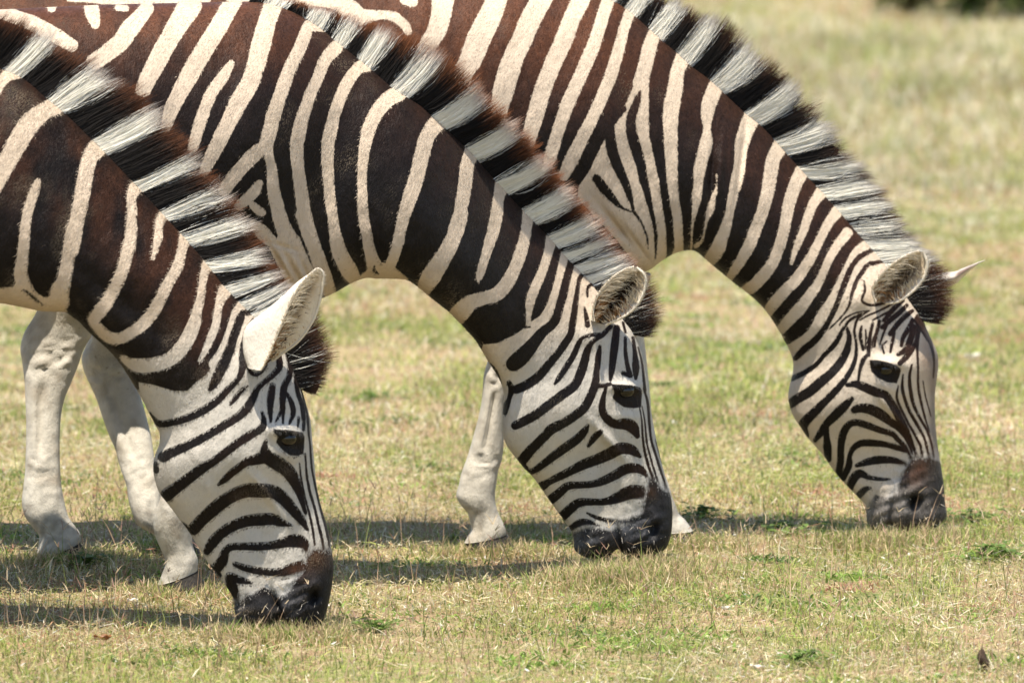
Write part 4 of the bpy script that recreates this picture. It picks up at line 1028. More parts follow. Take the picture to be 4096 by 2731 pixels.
FORE_E = [(('I', 860, 150), ('I', 1260, 150)), (('I', 950, 350), ('I', 1215, 350)), (('I', 1010, 450), ('I', 1208, 450)), (('I', 1035, 540), ('I', 1216, 540)), (('I', 1050, 640), ('I', 1228, 640)), (('I', 1065, 740), ('I', 1238, 740)), (('I', 1085, 830), ('I', 1247, 830)), (('I', 1105, 900), ('I', 1255, 900)),
          (('I', 1120, 1050), ('I', 1265, 1050)), (('I', 1150, 1200), ('I', 1290, 1200)), (('I', 1180, 1380), ('I', 1325, 1370)), (('J', 1200, 820), ('J', 1355, 800)), (('J', 1215, 890), ('J', 1380, 870)), (('J', 1235, 950), ('J', 1395, 920)),
          (('J', 1260, 1000), ('J', 1415, 970)), (('J', 1285, 1060), ('J', 1440, 1030)), (('J', 1295, 1110), ('J', 1480, 1070)), (('J', 1290, 1140), ('J', 1522, 1130))]
FORE_E_L = [.09, .065, .05, .045, .044, .042, .042, .040, .034, .031, .031, .035, .038, .036, .034, .034, .037, .040]
FORE_E_HOOF = [(('J', 1290, 1142), ('J', 1524, 1132)), (('J', 1292, 1165), ('J', 1540, 1160)), (('J', 1292, 1190), ('J', 1545, 1185))]
def lp(q, s=1.0, dx=0.0, g0=0.0, g1=0.0, x0=0.0):
    out = []
    for a, b in q:
        pr = []
        for c, x, y in (a, b):
            X, Y = pts(c, [(x, y)])[0]
            pr.append((x0 + (X - x0) * s + dx, g1 + (Y - g0) * s))
        out.append(tuple(pr))
    return out

def add_leg(root, rl, g, q, ql, hq, y_top, ground_row, lat_scale=1.0, **kw):
    p = lp(q, **kw); h = lp(hq, **kw)
    yb = foot_depth(ground_row)
    make_leg(g, None, p, [a * lat_scale for a in ql], y_top, yb)
    hoof(root, rl, h, [.041 * lat_scale, .045 * lat_scale, .050 * lat_scale, .050 * lat_scale][:len(h)], yb)

# ------------------------------------------------------------------ LEFT zebra
D1, D2, D3 = 14.49, 15.28, 15.98
def pale_default(X, Y, head):
    n = fbm(X / 90, Y / 90, 41)
    c = lerp3(WHITE_BODY, WHITE_FACE, head)
    return c * (0.93 + 0.14 * n)[:, None]

Z1_PAIRS = [(-3150, 700, -3150, 760, .03, 0), (-3080, 350, -3080, 1000, .16, 0), (-2900, 150, -2850, 1250, .23, 0), (-2500, 80, -2400, 1350, .25, 0),
 (-2000, 120, -1900, 1420, .26, 0), (-1500, 150, -1400, 1430, .26, 0), (-1000, 120, -1000, 1400, .25, 0), (-650, 90, -750, 1370, .23, .05), (-380, 110, -500, 1320, .19, .1),
 (-150, 190, -220, 1235, .155, .2), (-20, 262, -40, 1206, .135, .25), (105, 318, 90, 1225, .128, .3), (191, 392, 166, 1241, .122, .3), (268, 455, 225, 1244, .118, .3), (357, 542, 268, 1248, .114, .3), (440, 624, 300, 1270, .111, .3),
 (520, 708, 322, 1287, .108, .3), (574, 764, 346, 1312, .106, .3), (638, 834, 376, 1342, .104, .3), (736, 941, 410, 1372, .101, .28), (816, 1034, 446, 1407, .098, .26), (893, 1132, 487, 1458, .096, .24),
 (972, 1217, 530, 1527, .094, .2), (1048, 1290, 558, 1574, .092, .15), (1108, 1352, 578, 1612, .091, .1), (1158, 1420, 594, 1645, .091, .05), (1183, 1480, 608, 1670, .092, 0), (1202, 1542, 621, 1697, .095, -.05),
 (1224, 1614, 638, 1728, .098, -.08), (1240, 1676, 638, 1770, .100, -.1), (1249, 1765, 618, 1829, .098, -.08), (1257, 1850, 614, 1884, .090, -.05), (1263, 1915, 634, 1960, .082, 0), (1276, 1992, 676, 2018, .075, 0),
 (1297, 2069, 717, 2072, .068, 0), (1316, 2139, 758, 2127, .062, 0), (1328, 2209, 802, 2199, .057, 0), (1334, 2260, 840, 2258, .055, 0), (1332, 2310, 880, 2306, .055, 0), (1324, 2365, 914, 2356, .057, 0),
 (1316, 2405, 936, 2398, .060, 0), (1307, 2440, 938, 2437, .060, 0), (1299, 2470, 948, 2472, .056, 0), (1280, 2500, 976, 2503, .046, 0), (1235, 2522, 1020, 2526, .028, 0), (1160, 2532, 1095, 2533, .005, 0)]
dy1 = lambda X: -0.40 * np.clip((-50 - X) / 2500.0, 0, 1)
MUZ1 = pts('D', [(1110, 860), (1160, 750), (1290, 740), (1400, 900), (1400, 1400), (640, 1400), (660, 1060), (760, 1020), (1000, 1010)])
def rust1(X, Y, c):
    r = 0.44 * smooth(-0.35, 0.5, c) * smooth(1250, 700, X)
    r = r * smooth(0.25, 0.75, fbm(X / 80, Y / 150, 51)) + 0.03 + 0.06 * smooth(0.5, 0.9, c)
    return np.clip(r, 0, 1)
def dark1(X, Y, d):
    m = mask_poly(X, Y, MUZ1, 25)[:, None]
    n = fbm(X / 30, Y / 30, 61)[:, None]
    mz = np.array((0.016, 0.0145, 0.0145)) * (0.6 + 0.8 * n)
    d = d * (1 - m) + mz * m
    k = gauss(X, Y, 1262, 2222, 52)[:, None] * 0.85 + gauss(X, Y, 1180, 2275, 45)[:, None] * 0.55
    d = d * (1 - np.clip(k, 0, 1)) + np.array((0.060, 0.024, 0.010)) * np.clip(k, 0, 1)
    k = 0.92 * np.exp(-((X - 1258) / 22) ** 2 - ((Y - 2378) / 34) ** 2)[:, None]
    d = d * (1 - k)
    k = np.clip(0.8 * gauss(X, Y, 955, 2450, 30)[:, None] + 0.45 * gauss(X, Y, 1150, 2400, 45)[:, None], 0, 1) * (0.4 + 0.8 * n)
    return d * (1 - k) + np.array((0.075, 0.075, 0.08)) * k
z1, rl1, g1, sy1 = make_zebra('zebra', 'nearest zebra at the left, broad dark brown neck stripes, muzzle in the grass', D1, -1500, Z1_PAIRS, Z1_OPS, dy1, rust1,
    lambda X, Y, c: pale_default(X, Y, smooth(1350, 1750, Y + 0.25 * X)), dark1,
    [(1155, 1712, 70, 26, 10, .016), (1150, 1800, 70, 22, 20, .004), (820, 1830, 190, 150, 0, .014), (1010, 2050, 110, 110, 0, -.012), (1075, 1960, 120, 22, 55, .010), (1258, 2375, 20, 34, 20, -.022),
     (1262, 2330, 34, 40, 0, .010), (1115, 2420, 12, 75, -18, -.020), (1010, 2430, 60, 60, 0, .006), (700, 1900, 40, 120, -15, .006), (1175, 2120, 40, 160, -14, -.006), (990, 1480, 60, 70, 0, .012), (600, 1100, 200, 60, 45, .006), (450, 1150, 200, 40, 40, -.006), (1140, 1640, 50, 40, 0, -.006)],
    lambda X, Y: 1 - 0.75 * smooth(1400, 1750, Y + 0.35 * X), softs=[(1110, 2375, 50, 6), (1180, 2320, 40, 5), (975, 2385, 30, 4), (1240, 2200, 40, 2)], notch=[(1122, 2380, 2540, 30, 70)], wrink=[(1200, 2380, 90), (980, 2450, 60)], muz=MUZ1, eye=(1150, 1758), headx=(1400, 1900, 0.35))
ear(g1, 'C', [(850, 755), (905, 650), (950, 540), (1005, 400), (1060, 280), (1120, 195), (1190, 130), (1217, 119)],
    [(890, 720), (985, 650), (1090, 570), (1175, 450), (1217, 330), (1238, 220), (1241, 150), (1219, 118)],
    [(770, 735), (742, 620), (765, 480), (900, 375), (1010, 285), (1090, 205), (1165, 150), (1214, 117)], -.125, -.055, -.10, D1)
ear(g1, 'C', [(850, 755), (905, 650), (950, 540), (1005, 400), (1060, 280), (1120, 195), (1190, 130), (1217, 119)],
    [(890, 720), (985, 650), (1090, 570), (1175, 450), (1217, 330), (1238, 220), (1241, 150), (1219, 118)],
    [(770, 735), (742, 620), (765, 480), (900, 375), (1010, 285), (1090, 205), (1165, 150), (1214, 117)], -.115, -.055, -.10, D1 + 0.02, side=-1.0)
for q, ql, hq, dx, off in ((HIND, HIND_L, HIND_HOOF, -2950, -.12), (FAR_HIND, FAR_HIND_L, FAR_HIND_HOOF, -3000, .1), (FORE_D, FORE_D_L, FORE_D_HOOF, -2650, -.1), (FORE_D, FORE_D_L, FORE_D_HOOF, -2480, .1)):
    yt = D1 + float(dy1(np.array(dx + (250.0 if q is HIND or q is FAR_HIND else 1950.0)))) + off
    row = 1365.5 + F4 * math.tan(math.atan2(CAM_H, yt) - PITCH)
    g0 = 2265 if q is HIND else (2245 if q is FAR_HIND else 2190)
    add_leg(z1, rl1, g1, q, ql, hq, yt, row, s=1.08, dx=dx, g0=g0, g1=row, x0=0 if q in (HIND, FAR_HIND) else 1950)
E1L = [(850, 755), (905, 650), (950, 540), (1005, 400), (1060, 280), (1120, 195), (1190, 130), (1217, 119)]
E1R = [(890, 720), (985, 650), (1090, 570), (1175, 450), (1217, 330), (1238, 220), (1241, 150), (1219, 118)]
rims(g1, 'C', E1L, E1R, -.125, -.055, D1)
ear_hair(z1, rl1, 'C', E1L, E1R, -.125, -.055, D1, 800, 11)
lid(g1, 'C', [(940, 1128), (990, 1136), (1050, 1142), (1110, 1158)], sy1, 0.0022, (0.012, 0.010, 0.008), 0.004)
whiskers(g1, sy1, [(970, 2460, 25, 35), (1180, 2450, 60, 50)], 45, 21)
lashes(g1, 'C', [(935, 1122), (990, 1124), (1050, 1130), (1110, 1146)], sy1, 70, 31)
g1.build('body', M_COAT, z1, rl1)
M1 = [(-900, 60, -850, -40), (-650, 80, -560, -60), (-400, 118, -290, -50), (-200, 185, -70, 10), (0, 275, 160, 95), (105, 320, 274, 165), (191, 395, 383, 240), (268, 455, 515, 320), (357, 545, 612, 395), (440, 625, 695, 497), (523, 712, 790, 585), (574, 765, 830, 660), (638, 834, 900, 720),
      (689, 885, 950, 795), (733, 942, 1000, 850), (819, 1040, 1075, 985), (857, 1083, 1100, 1040), (895, 1135, 1125, 1080), (960, 1205, 1160, 1115), (1010, 1252, 1200, 1150), (1055, 1297, 1240, 1205)]
hair_band('mane', z1, rl1, M1, D1, dy1, 15000, Z1_OPS, rustc=(0.19, 0.07, 0.028), fringe=0.8, bias=5.0, tipstart=0.68)
hair_band('forelock', z1, rl1, [(1060, 1305, 1255, 1215), (1100, 1345, 1290, 1240), (1135, 1388, 1325, 1310), (1163, 1424, 1348, 1390), (1183, 1480, 1342, 1470), (1196, 1525, 1320, 1545), (1202, 1548, 1288, 1590)], D1, dy1, 2600, Z1_OPS, spread=0.02, jit=0.17, len_j=0.24, tipstart=0.42, rustc=(0.11, 0.045, 0.022), forced=0.05)
y, la = sy1(1150, 1752)
eyeball(z1, rl1, 1150, 1752, 0.0175, y + 0.0105)
eyeball(z1, rl1, 1150, 1752, 0.0175, 2 * D1 - y - 0.0105)

# ------------------------------------------------------------------ MIDDLE zebra
Z2_PAIRS = [(-1700, 800, -1700, 860, .03, 0), (-1650, 450, -1640, 1000, .16, 0), (-1500, 200, -1450, 1190, .22, 0), (-1100, 90, -1050, 1215, .245, 0), (-600, 60, -550, 1220, .235, 0), (-100, 45, -50, 1200, .215, 0),
 (250, 28, 300, 1230, .21, 0), (450, 20, 500, 1250, .21, 0), (700, 14, 750, 1265, .21, 0), (900, 10, 950, 1260, .205, 0), (1060, 12, 1080, 1245, .2, .05), (1150, 38, 1180, 1225, .185, .1), (1230, 78, 1285, 1192, .165, .15), (1303, 128, 1355, 1160, .15, .2),
 (1350, 168, 1402, 1133, .14, .25), (1393, 200, 1450, 1113, .135, .28), (1485, 275, 1512, 1112, .13, .3), (1587, 360, 1572, 1113, .124, .3), (1683, 418, 1629, 1118, .12, .3), (1746, 474, 1662, 1138, .117, .3), (1810, 531, 1692, 1162, .114, .3),
 (1868, 583, 1726, 1190, .111, .3), (1925, 646, 1764, 1220, .108, .3), (1987, 714, 1802, 1251, .105, .3), (2040, 772, 1838, 1288, .102, .28), (2094, 832, 1872, 1325, .100, .27), (2148, 888, 1898, 1354, .098, .25), (2198, 942, 1914, 1378, .096, .22), (2258, 1012, 1930, 1404, .095, .2),
 (2322, 1080, 1950, 1438, .093, .15), (2385, 1145, 1966, 1464, .092, .1), (2440, 1205, 1984, 1492, .092, .06), (2497, 1272, 2000, 1522, .092, 0), (2535, 1326, 2010, 1548, .093, -.04), (2558, 1385, 2015, 1576, .095, -.06), (2574, 1446, 2014, 1608, .098, -.08), (2588, 1529, 2010, 1655, .100, -.1),
 (2598, 1606, 2008, 1708, .098, -.08), (2614, 1698, 2018, 1762, .090, -.05), (2629, 1776, 2042, 1802, .082, 0), (2640, 1822, 2070, 1838, .076, 0), (2650, 1866, 2098, 1872, .071, 0), (2662, 1908, 2132, 1906, .066, 0), (2672, 1945, 2160, 1944, .061, 0),
 (2685, 1995, 2188, 1986, .056, 0), (2689, 2028, 2214, 2022, .054, 0), (2690, 2056, 2240, 2058, .054, 0), (2689, 2092, 2268, 2096, .056, 0), (2686, 2124, 2290, 2130, .059, 0), (2679, 2157, 2295, 2160, .059, 0), (2664, 2190, 2298, 2195, .052, 0),
 (2628, 2212, 2330, 2222, .036, 0), (2555, 2230, 2420, 2234, .006, 0)]
dy2 = lambda X: -0.45 * np.clip((1290 - X) / 2790.0, 0, 1) + 0.26 * smooth(1550, 2400, X)
MUZ2 = pts('J', [(780, 1150), (940, 1112), (1110, 1095), (1210, 1000), (1245, 810), (1330, 860), (1450, 890), (1480, 1500), (700, 1500)])
def rust2(X, Y, c):
    r = 0.85 * smooth(420, 0, Y) * smooth(1500, 900, X) + 0.14 * smooth(-0.1, 0.9, c)
    return np.clip(r * (0.35 + 1.2 * fbm(X / 60, Y / 110, 52)) + 0.02, 0, 1)
def dark2(X, Y, d):
    m = mask_poly(X, Y, MUZ2, 25)[:, None]
    n = fbm(X / 30, Y / 30, 62)[:, None]
    d = d * (1 - m) + np.array((0.016, 0.015, 0.0155)) * (0.6 + 0.9 * n) * m
    k = 0.6 * gauss(X, Y, 2605, 1965, 26)[:, None]
    d = d * (1 - k) + np.array((0.05, 0.025, 0.012)) * k
    k = np.clip(0.9 * gauss(X, Y, 2325, 2165, 42) + 0.5 * gauss(X, Y, 2500, 2110, 40) + 0.35 * gauss(X, Y, 2580, 2110, 30), 0, 1)[:, None] * (0.5 + 0.8 * n)
    k = np.clip(k, 0, 1)
    return d * (1 - k) + np.array((0.10, 0.105, 0.115)) * k
z2, rl2, g2, sy2 = make_zebra('zebra', 'middle zebra with rusty mane tips and black muzzle, between two other zebras', D2, -100, Z2_PAIRS, Z2_OPS, dy2, rust2,
    lambda X, Y, c: pale_default(X, Y, smooth(2250, 2650, Y + 0.5 * X)), dark2,
    [(2505, 1532, 60, 22, 4, .016), (2510, 1650, 60, 20, 10, .004), (2190, 1650, 160, 150, 0, .013), (2380, 1830, 90, 90, 0, -.011), (2430, 1740, 100, 18, 50, .010), (2615, 2105, 18, 30, 20, -.020), (2630, 2065, 30, 36, 0, .009),
     (2480, 2165, 12, 60, -10, -.016), (2350, 2165, 50, 40, 0, .006), (2560, 1840, 30, 130, -12, -.006), (2360, 1330, 50, 55, 0, .010), (1080, 430, 190, 300, 20, .020), (1300, 700, 90, 300, 12, -.012), (900, 700, 240, 260, 0, .012), (1750, 900, 260, 60, 50, .006), (1240, 1000, 40, 140, -20, -.006),
     (1120, 1010, 9, 70, -30, -.006), (1150, 1030, 9, 80, -28, .005), (1180, 1050, 9, 80, -26, -.006), (1210, 1060, 9, 80, -24, .005), (1235, 1075, 8, 80, -22, -.006), (1150, 960, 60, 8, 20, -.004)],
    lambda X, Y: 1 - 0.75 * smooth(2150, 2500, Y + 0.5 * X), softs=[(2540, 2060, 50, 6), (2460, 2100, 40, 5), (2340, 2120, 25, 4), (2570, 2010, 30, 3)], notch=[(2470, 2150, 2240, 30, 40)], wrink=[(2590, 2100, 80), (2370, 2170, 70)], muz=MUZ2, eye=(2503, 1570), headx=(2250, 2750, 0.5))
ear(g2, 'H', [(1062, 1075), (1054, 1010), (1075, 930), (1120, 860), (1190, 790), (1260, 750), (1312, 735)],
    [(1130, 1098), (1220, 1060), (1300, 1005), (1355, 930), (1383, 840), (1372, 780), (1325, 737)],
    [(1040, 1070), (1090, 1000), (1150, 930), (1200, 870), (1260, 820), (1295, 770), (1318, 736)], -.125, -.105, -.05, D2 + 0.26)
ear(g2, 'H', [(1062, 1075), (1054, 1010), (1075, 930), (1120, 860), (1190, 790), (1260, 750), (1312, 735)],
    [(1130, 1098), (1220, 1060), (1300, 1005), (1355, 930), (1383, 840), (1372, 780), (1325, 737)],
    [(1040, 1070), (1090, 1000), (1150, 930), (1200, 870), (1260, 820), (1295, 770), (1318, 736)], -.115, -.095, -.05, D2 + 0.26, side=-1.0)
yc = D2 + float(dy2(np.array(700.0)))
add_leg(z2, rl2, g2, FORE_C, FORE_C_L, FORE_C_HOOF, yc - 0.1, 2362, dx=0, g0=0, g1=0)
yt = D2 + 0.07
row = 1365.5 + F4 * math.tan(math.atan2(CAM_H, yt) - PITCH)
add_leg(z2, rl2, g2, FORE_C, FORE_C_L, FORE_C_HOOF, yt, row, dx=330, g0=2360, g1=row)
for q, ql, hq, off in ((HIND, HIND_L, HIND_HOOF, -.12), (FAR_HIND, FAR_HIND_L, FAR_HIND_HOOF, .1)):
    yt = D2 + float(dy2(np.array(-1100.0))) + off
    row = 1365.5 + F4 * math.tan(math.atan2(CAM_H, yt) - PITCH)
    add_leg(z2, rl2, g2, q, ql, hq, yt, row, s=1.05, dx=-1400, g0=2265 if q is HIND else 2245, g1=row)
E2L = [(1062, 1075), (1054, 1010), (1075, 930), (1120, 860), (1190, 790), (1260, 750), (1312, 735)]
E2R = [(1130, 1098), (1220, 1060), (1300, 1005), (1355, 930), (1383, 840), (1372, 780), (1325, 737)]
rims(g2, 'H', E2L, E2R, -.125, -.105, D2 + 0.26)
ear_hair(z2, rl2, 'H', E2L, E2R, -.125, -.105, D2 + 0.26, 800, 12)
lid(g2, 'I', [(1020, 846), (1080, 852), (1140, 856), (1195, 872)], sy2, 0.0022, (0.012, 0.010, 0.008), 0.004)
whiskers(g2, sy2, [(2340, 2170, 30, 25), (2560, 2150, 60, 35)], 45, 22)
lashes(g2, 'I', [(1018, 840), (1080, 842), (1140, 846), (1195, 862)], sy2, 70, 32)
g2.build('body', M_COAT, z2, rl2)
M2 = [(1000, 5, 1020, -40), (1150, 38, 1180, -10), (1235, 82, 1275, 15), (1303, 128, 1355, 25), (1389, 198, 1465, 75), (1453, 250, 1555, 92), (1517, 300, 1640, 125), (1581, 355, 1730, 180), (1683, 420, 1862, 240), (1734, 462, 1925, 325), (1804, 526, 1985, 395), (1842, 560, 2050, 440), (1925, 646, 2105, 520),
      (1963, 688, 2160, 570), (2040, 773, 2225, 660), (2095, 832, 2275, 715), (2146, 886, 2330, 785), (2197, 942, 2385, 845), (2229, 980, 2425, 885), (2280, 1035, 2475, 950), (2322, 1080, 2525, 1005), (2380, 1140, 2570, 1060)]
hair_band('mane', z2, rl2, M2, D2, dy2, 15000, Z2_OPS, rustc=(0.26, 0.095, 0.036), rust_tip=1.0, bias=8.0, fringe=0.95, tipstart=0.62)
hair_band('forelock', z2, rl2, [(2385, 1145, 2580, 1060), (2440, 1205, 2630, 1130), (2475, 1245, 2650, 1190), (2497, 1274, 2658, 1244), (2522, 1308, 2655, 1300), (2540, 1335, 2635, 1348)], D2, dy2, 2400, Z2_OPS, spread=0.02, jit=0.17, len_j=0.24, tipstart=0.42, rustc=(0.11, 0.045, 0.022), forced=0.12)
y, la = sy2(2500, 1562)
eyeball(z2, rl2, 2503, 1562, 0.0175, y + 0.0105)
eyeball(z2, rl2, 2503, 1562, 0.0175, 2 * (D2 + 0.26) - y - 0.0105)

# ------------------------------------------------------------------ RIGHT zebra
Z3_PAIRS = [(-560, 700, -560, 760, .03, 0), (-500, 300, -490, 950, .17, 0), (-350, 50, -300, 1150, .23, 0), (0, -60, 50, 1170, .225, 0), (500, -95, 500, 1180, .20, 0), (1000, -100, 1000, 1130, .195, 0), (1400, -98, 1380, 1085, .195, 0), (1750, -90, 1720, 1085, .195, 0), (1950, -80, 1950, 1120, .205, 0),
 (2150, -62, 2170, 1150, .195, 0), (2300, -40, 2360, 1140, .18, .05), (2400, -14, 2490, 1112, .178, .1), (2480, 18, 2600, 1076, .16, .15), (2536, 60, 2645, 1043, .148, .2), (2587, 105, 2685, 1018, .14, .25), (2640, 153, 2725, 1003, .134, .28), (2704, 206, 2768, 1000, .128, .3),
 (2762, 258, 2790, 1008, .124, .3), (2838, 314, 2814, 1028, .12, .3), (2914, 384, 2842, 1052, .117, .3), (2975, 441, 2872, 1078, .114, .3), (3048, 500, 2904, 1104, .111, .3), (3100, 556, 2938, 1132, .108, .3), (3150, 612, 2976, 1160, .106, .3), (3196, 662, 3010, 1188, .104, .3),
 (3242, 714, 3036, 1212, .102, .3), (3287, 762, 3058, 1236, .1, .28), (3325, 806, 3083, 1270, .098, .26), (3365, 850, 3106, 1306, .097, .24), (3412, 906, 3124, 1335, .095, .2), (3463, 964, 3136, 1359, .094, .17), (3510, 1018, 3148, 1380, .093, .14), (3555, 1074, 3158, 1400, .092, .1),
 (3596, 1134, 3166, 1422, .092, .06), (3638, 1196, 3172, 1446, .092, .02), (3672, 1246, 3173, 1470, .092, -.02), (3694, 1284, 3170, 1495, .093, -.05), (3710, 1322, 3164, 1520, .096, -.07), (3730, 1366, 3158, 1545, .099, -.09), (3748, 1408, 3154, 1568, .100, -.1), (3753, 1450, 3153, 1590, .099, -.1),
 (3749, 1500, 3157, 1616, .097, -.08), (3742, 1550, 3164, 1642, .094, -.05), (3739, 1598, 3178, 1672, .089, 0), (3740, 1642, 3200, 1704, .083, 0), (3741, 1684, 3226, 1744, .078, 0), (3744, 1722, 3256, 1778, .073, 0), (3748, 1762, 3290, 1816, .068, 0), (3754, 1802, 3320, 1860, .063, 0), (3762, 1852, 3358, 1910, .058, 0),
 (3769, 1894, 3396, 1950, .056, 0), (3775, 1938, 3432, 1987, .056, 0), (3778, 1980, 3456, 2016, .058, 0), (3781, 2018, 3464, 2046, .060, 0), (3787, 2050, 3467, 2074, .058, 0), (3783, 2078, 3474, 2104, .05, 0), (3760, 2098, 3500, 2120, .034, 0), (3690, 2116, 3590, 2124, .006, 0)]
dy3 = lambda X: -0.25 * np.clip((2480 - X) / 2280.0, 0, 1.1) + 0.09 * smooth(2600, 3300, X)
MUZ3 = pts('R', [(985, 880), (1020, 832), (1130, 830), (1300, 900), (1320, 1400), (700, 1400), (730, 1140), (860, 1085), (940, 960)])
def rust3(X, Y, c):
    r = 0.95 * smooth(620, 60, Y) * smooth(2750, 2300, X) + 0.26 * smooth(-0.3, 0.8, c) * smooth(2300, 2700, X)
    return np.clip(r * (0.4 + 1.1 * fbm(X / 60, Y / 110, 53)) + 0.03, 0, 1)
def dark3(X, Y, d):
    m = mask_poly(X, Y, MUZ3, 25)[:, None]
    n = fbm(X / 26, Y / 26, 63)[:, None]
    d = d * (1 - m) + np.array((0.042, 0.037, 0.032)) * (0.5 + 1.0 * n) * m
    k = np.clip(0.62 * gauss(X, Y, 3655, 1900, 50) + 0.55 * gauss(X, Y, 3695, 1858, 36), 0, 1)[:, None] * (0.5 + 0.9 * n)
    k = np.clip(k, 0, 1)
    d = d * (1 - k) + np.array((0.065, 0.028, 0.014)) * k
    k = np.clip(0.95 * gauss(X, Y, 3510, 2040, 75) + 0.55 * gauss(X, Y, 3620, 2010, 50) + 0.3 * gauss(X, Y, 3720, 2060, 60), 0, 1)[:, None] * (0.3 + 1.0 * n)
    k = np.clip(k, 0, 1)
    d = d * (1 - k) + np.array((0.20, 0.18, 0.16)) * k
    k = 0.75 * np.clip(gauss(X, Y, 3750, 1930, 45) + gauss(X, Y, 3760, 2000, 40), 0, 1)[:, None]
    d = d * (1 - k) + np.array((0.012, 0.010, 0.009)) * k
    k = 0.95 * np.exp(-((X - 3662) / 30) ** 2 - ((Y - 1992) / 18) ** 2)[:, None] + 0.9 * np.exp(-((X - 3648) / 14) ** 2 - ((Y - 2022) / 30) ** 2)[:, None]
    return d * np.clip(1 - k, 0.03, 1)
def pale3(X, Y, c):
    p = pale_default(X, Y, 0.35 * smooth(2600, 3000, Y + 0.5 * X))
    k = np.clip(0.55 * gauss(X, Y, 3712, 1375, 46) + 0.55 * gauss(X, Y, 3710, 1445, 44) + 0.3 * gauss(X, Y, 3705, 1520, 40), 0, 1)[:, None]  # brown patch on the face front, deepened to mimic its shading
    p = p * (1 - k) + np.array((0.17, 0.095, 0.055)) * k
    k = np.clip(0.85 * smooth(3700, 3735, X) * smooth(1340, 1400, Y), 0, 1)[:, None]  # shaded front of the face painted into the pale hair colour
    return p * (1 - k) + np.array((0.17, 0.135, 0.11)) * k
z3, rl3, g3, sy3 = make_zebra('zebra', 'farthest zebra at the right with many narrow stripes and a rusty brown nose', D3, 1300, Z3_PAIRS, Z3_OPS, dy3, rust3, pale3, dark3,
    [(3545, 1432, 62, 20, 10, .016), (3540, 1530, 60, 20, 25, .004), (3330, 1600, 150, 150, 0, .014), (3480, 1800, 90, 90, 0, -.011), (3570, 1640, 100, 16, 50, .010), (3660, 2000, 22, 30, 10, -.024), (3650, 1955, 40, 26, -20, .010),
     (3560, 2050, 12, 60, 5, -.014), (3515, 2040, 45, 45, 0, .006), (3640, 1750, 26, 130, -14, -.006), (3430, 1180, 50, 50, 0, .010), (2290, 480, 200, 300, 20, .018), (2560, 640, 70, 260, -8, -.010), (2840, 700, 14, 160, 4, -.010), (2880, 640, 16, 160, 6, .008), (2960, 640, 14, 160, 8, -.009), (2920, 560, 16, 120, 0, .006), (2480, 900, 16, 120, -40, -.01), (3050, 800, 260, 60, 50, .006), (2480, 900, 9, 80, -40, -.006), (2510, 930, 9, 80, -38, .005), (2540, 950, 9, 80, -34, -.006)],
    lambda X, Y: 1 - 0.8 * smooth(2750, 3050, Y + 0.5 * X), softs=[(3575, 1975, 34, 5), (3500, 2015, 30, 5), (3640, 1850, 40, 2), (3600, 1900, 25, 3)], notch=[(3560, 2060, 2130, 25, 30)], wrink=[(3640, 1960, 90), (3520, 2060, 60)], muz=MUZ3, eye=(3545, 1480), headx=(2850, 3250, 0.5))
ear(g3, 'P', [(790, 952), (768, 890), (785, 835), (840, 765), (910, 705), (990, 658), (1062, 636)],
    [(850, 964), (930, 952), (1000, 905), (1060, 845), (1098, 780), (1110, 710), (1085, 640)],
    [(780, 930), (840, 870), (885, 825), (930, 790), (980, 740), (1035, 690), (1074, 638)], -.12, -.10, -.05, D3 + 0.09, dark_amt=0.95, inner=(0.05, 0.035, 0.025))
ear(g3, 'P', [(1200, 880), (1290, 838), (1330, 802), (1380, 758), (1430, 718), (1476, 694)],
    [(1200, 770), (1285, 762), (1325, 745), (1370, 728), (1420, 708), (1470, 690)],
    [(1190, 820), (1280, 800), (1322, 775), (1372, 744), (1424, 712), (1473, 691)], -.09, -.09, -.06, D3 + 0.09, side=-1.0, back=(0.6, 0.55, 0.47), brown=0.95)
y3f = lambda x: D3 + float(dy3(np.array(float(x))))
add_leg(z3, rl3, g3, HIND, HIND_L, HIND_HOOF, y3f(200) - 0.08, 2256, dx=0, g0=0, g1=0)
add_leg(z3, rl3, g3, FAR_HIND, FAR_HIND_L, FAR_HIND_HOOF, y3f(400) + 0.08, 2232, dx=0, g0=0, g1=0)
add_leg(z3, rl3, g3, FORE_D, FORE_D_L, FORE_D_HOOF, y3f(2000) - 0.06, 2190, dx=0, g0=0, g1=0)
add_leg(z3, rl3, g3, FORE_E, FORE_E_L, FORE_E_HOOF, y3f(2500) + 0.08, 2155, dx=0, g0=0, g1=0)
E3L = [(790, 952), (768, 890), (785, 835), (840, 765), (910, 705), (990, 658), (1062, 636)]
E3R = [(850, 964), (930, 952), (1000, 905), (1060, 845), (1098, 780), (1110, 710), (1085, 640)]
rims(g3, 'P', E3L, E3R, -.12, -.10, D3 + 0.09)
ear_hair(z3, rl3, 'P', E3L, E3R, -.12, -.10, D3 + 0.09, 420, 13, (0.30, 0.22, 0.14))
lid(g3, 'Q', [(765, 696), (820, 700), (880, 716), (935, 742)], sy3, 0.0022, (0.012, 0.010, 0.008), 0.004)
whiskers(g3, sy3, [(3510, 2060, 25, 30), (3680, 2050, 60, 35)], 45, 23)
lashes(g3, 'Q', [(765, 690), (820, 692), (880, 708), (935, 734)], sy3, 70, 33)
g3.build('body', M_COAT, z3, rl3)
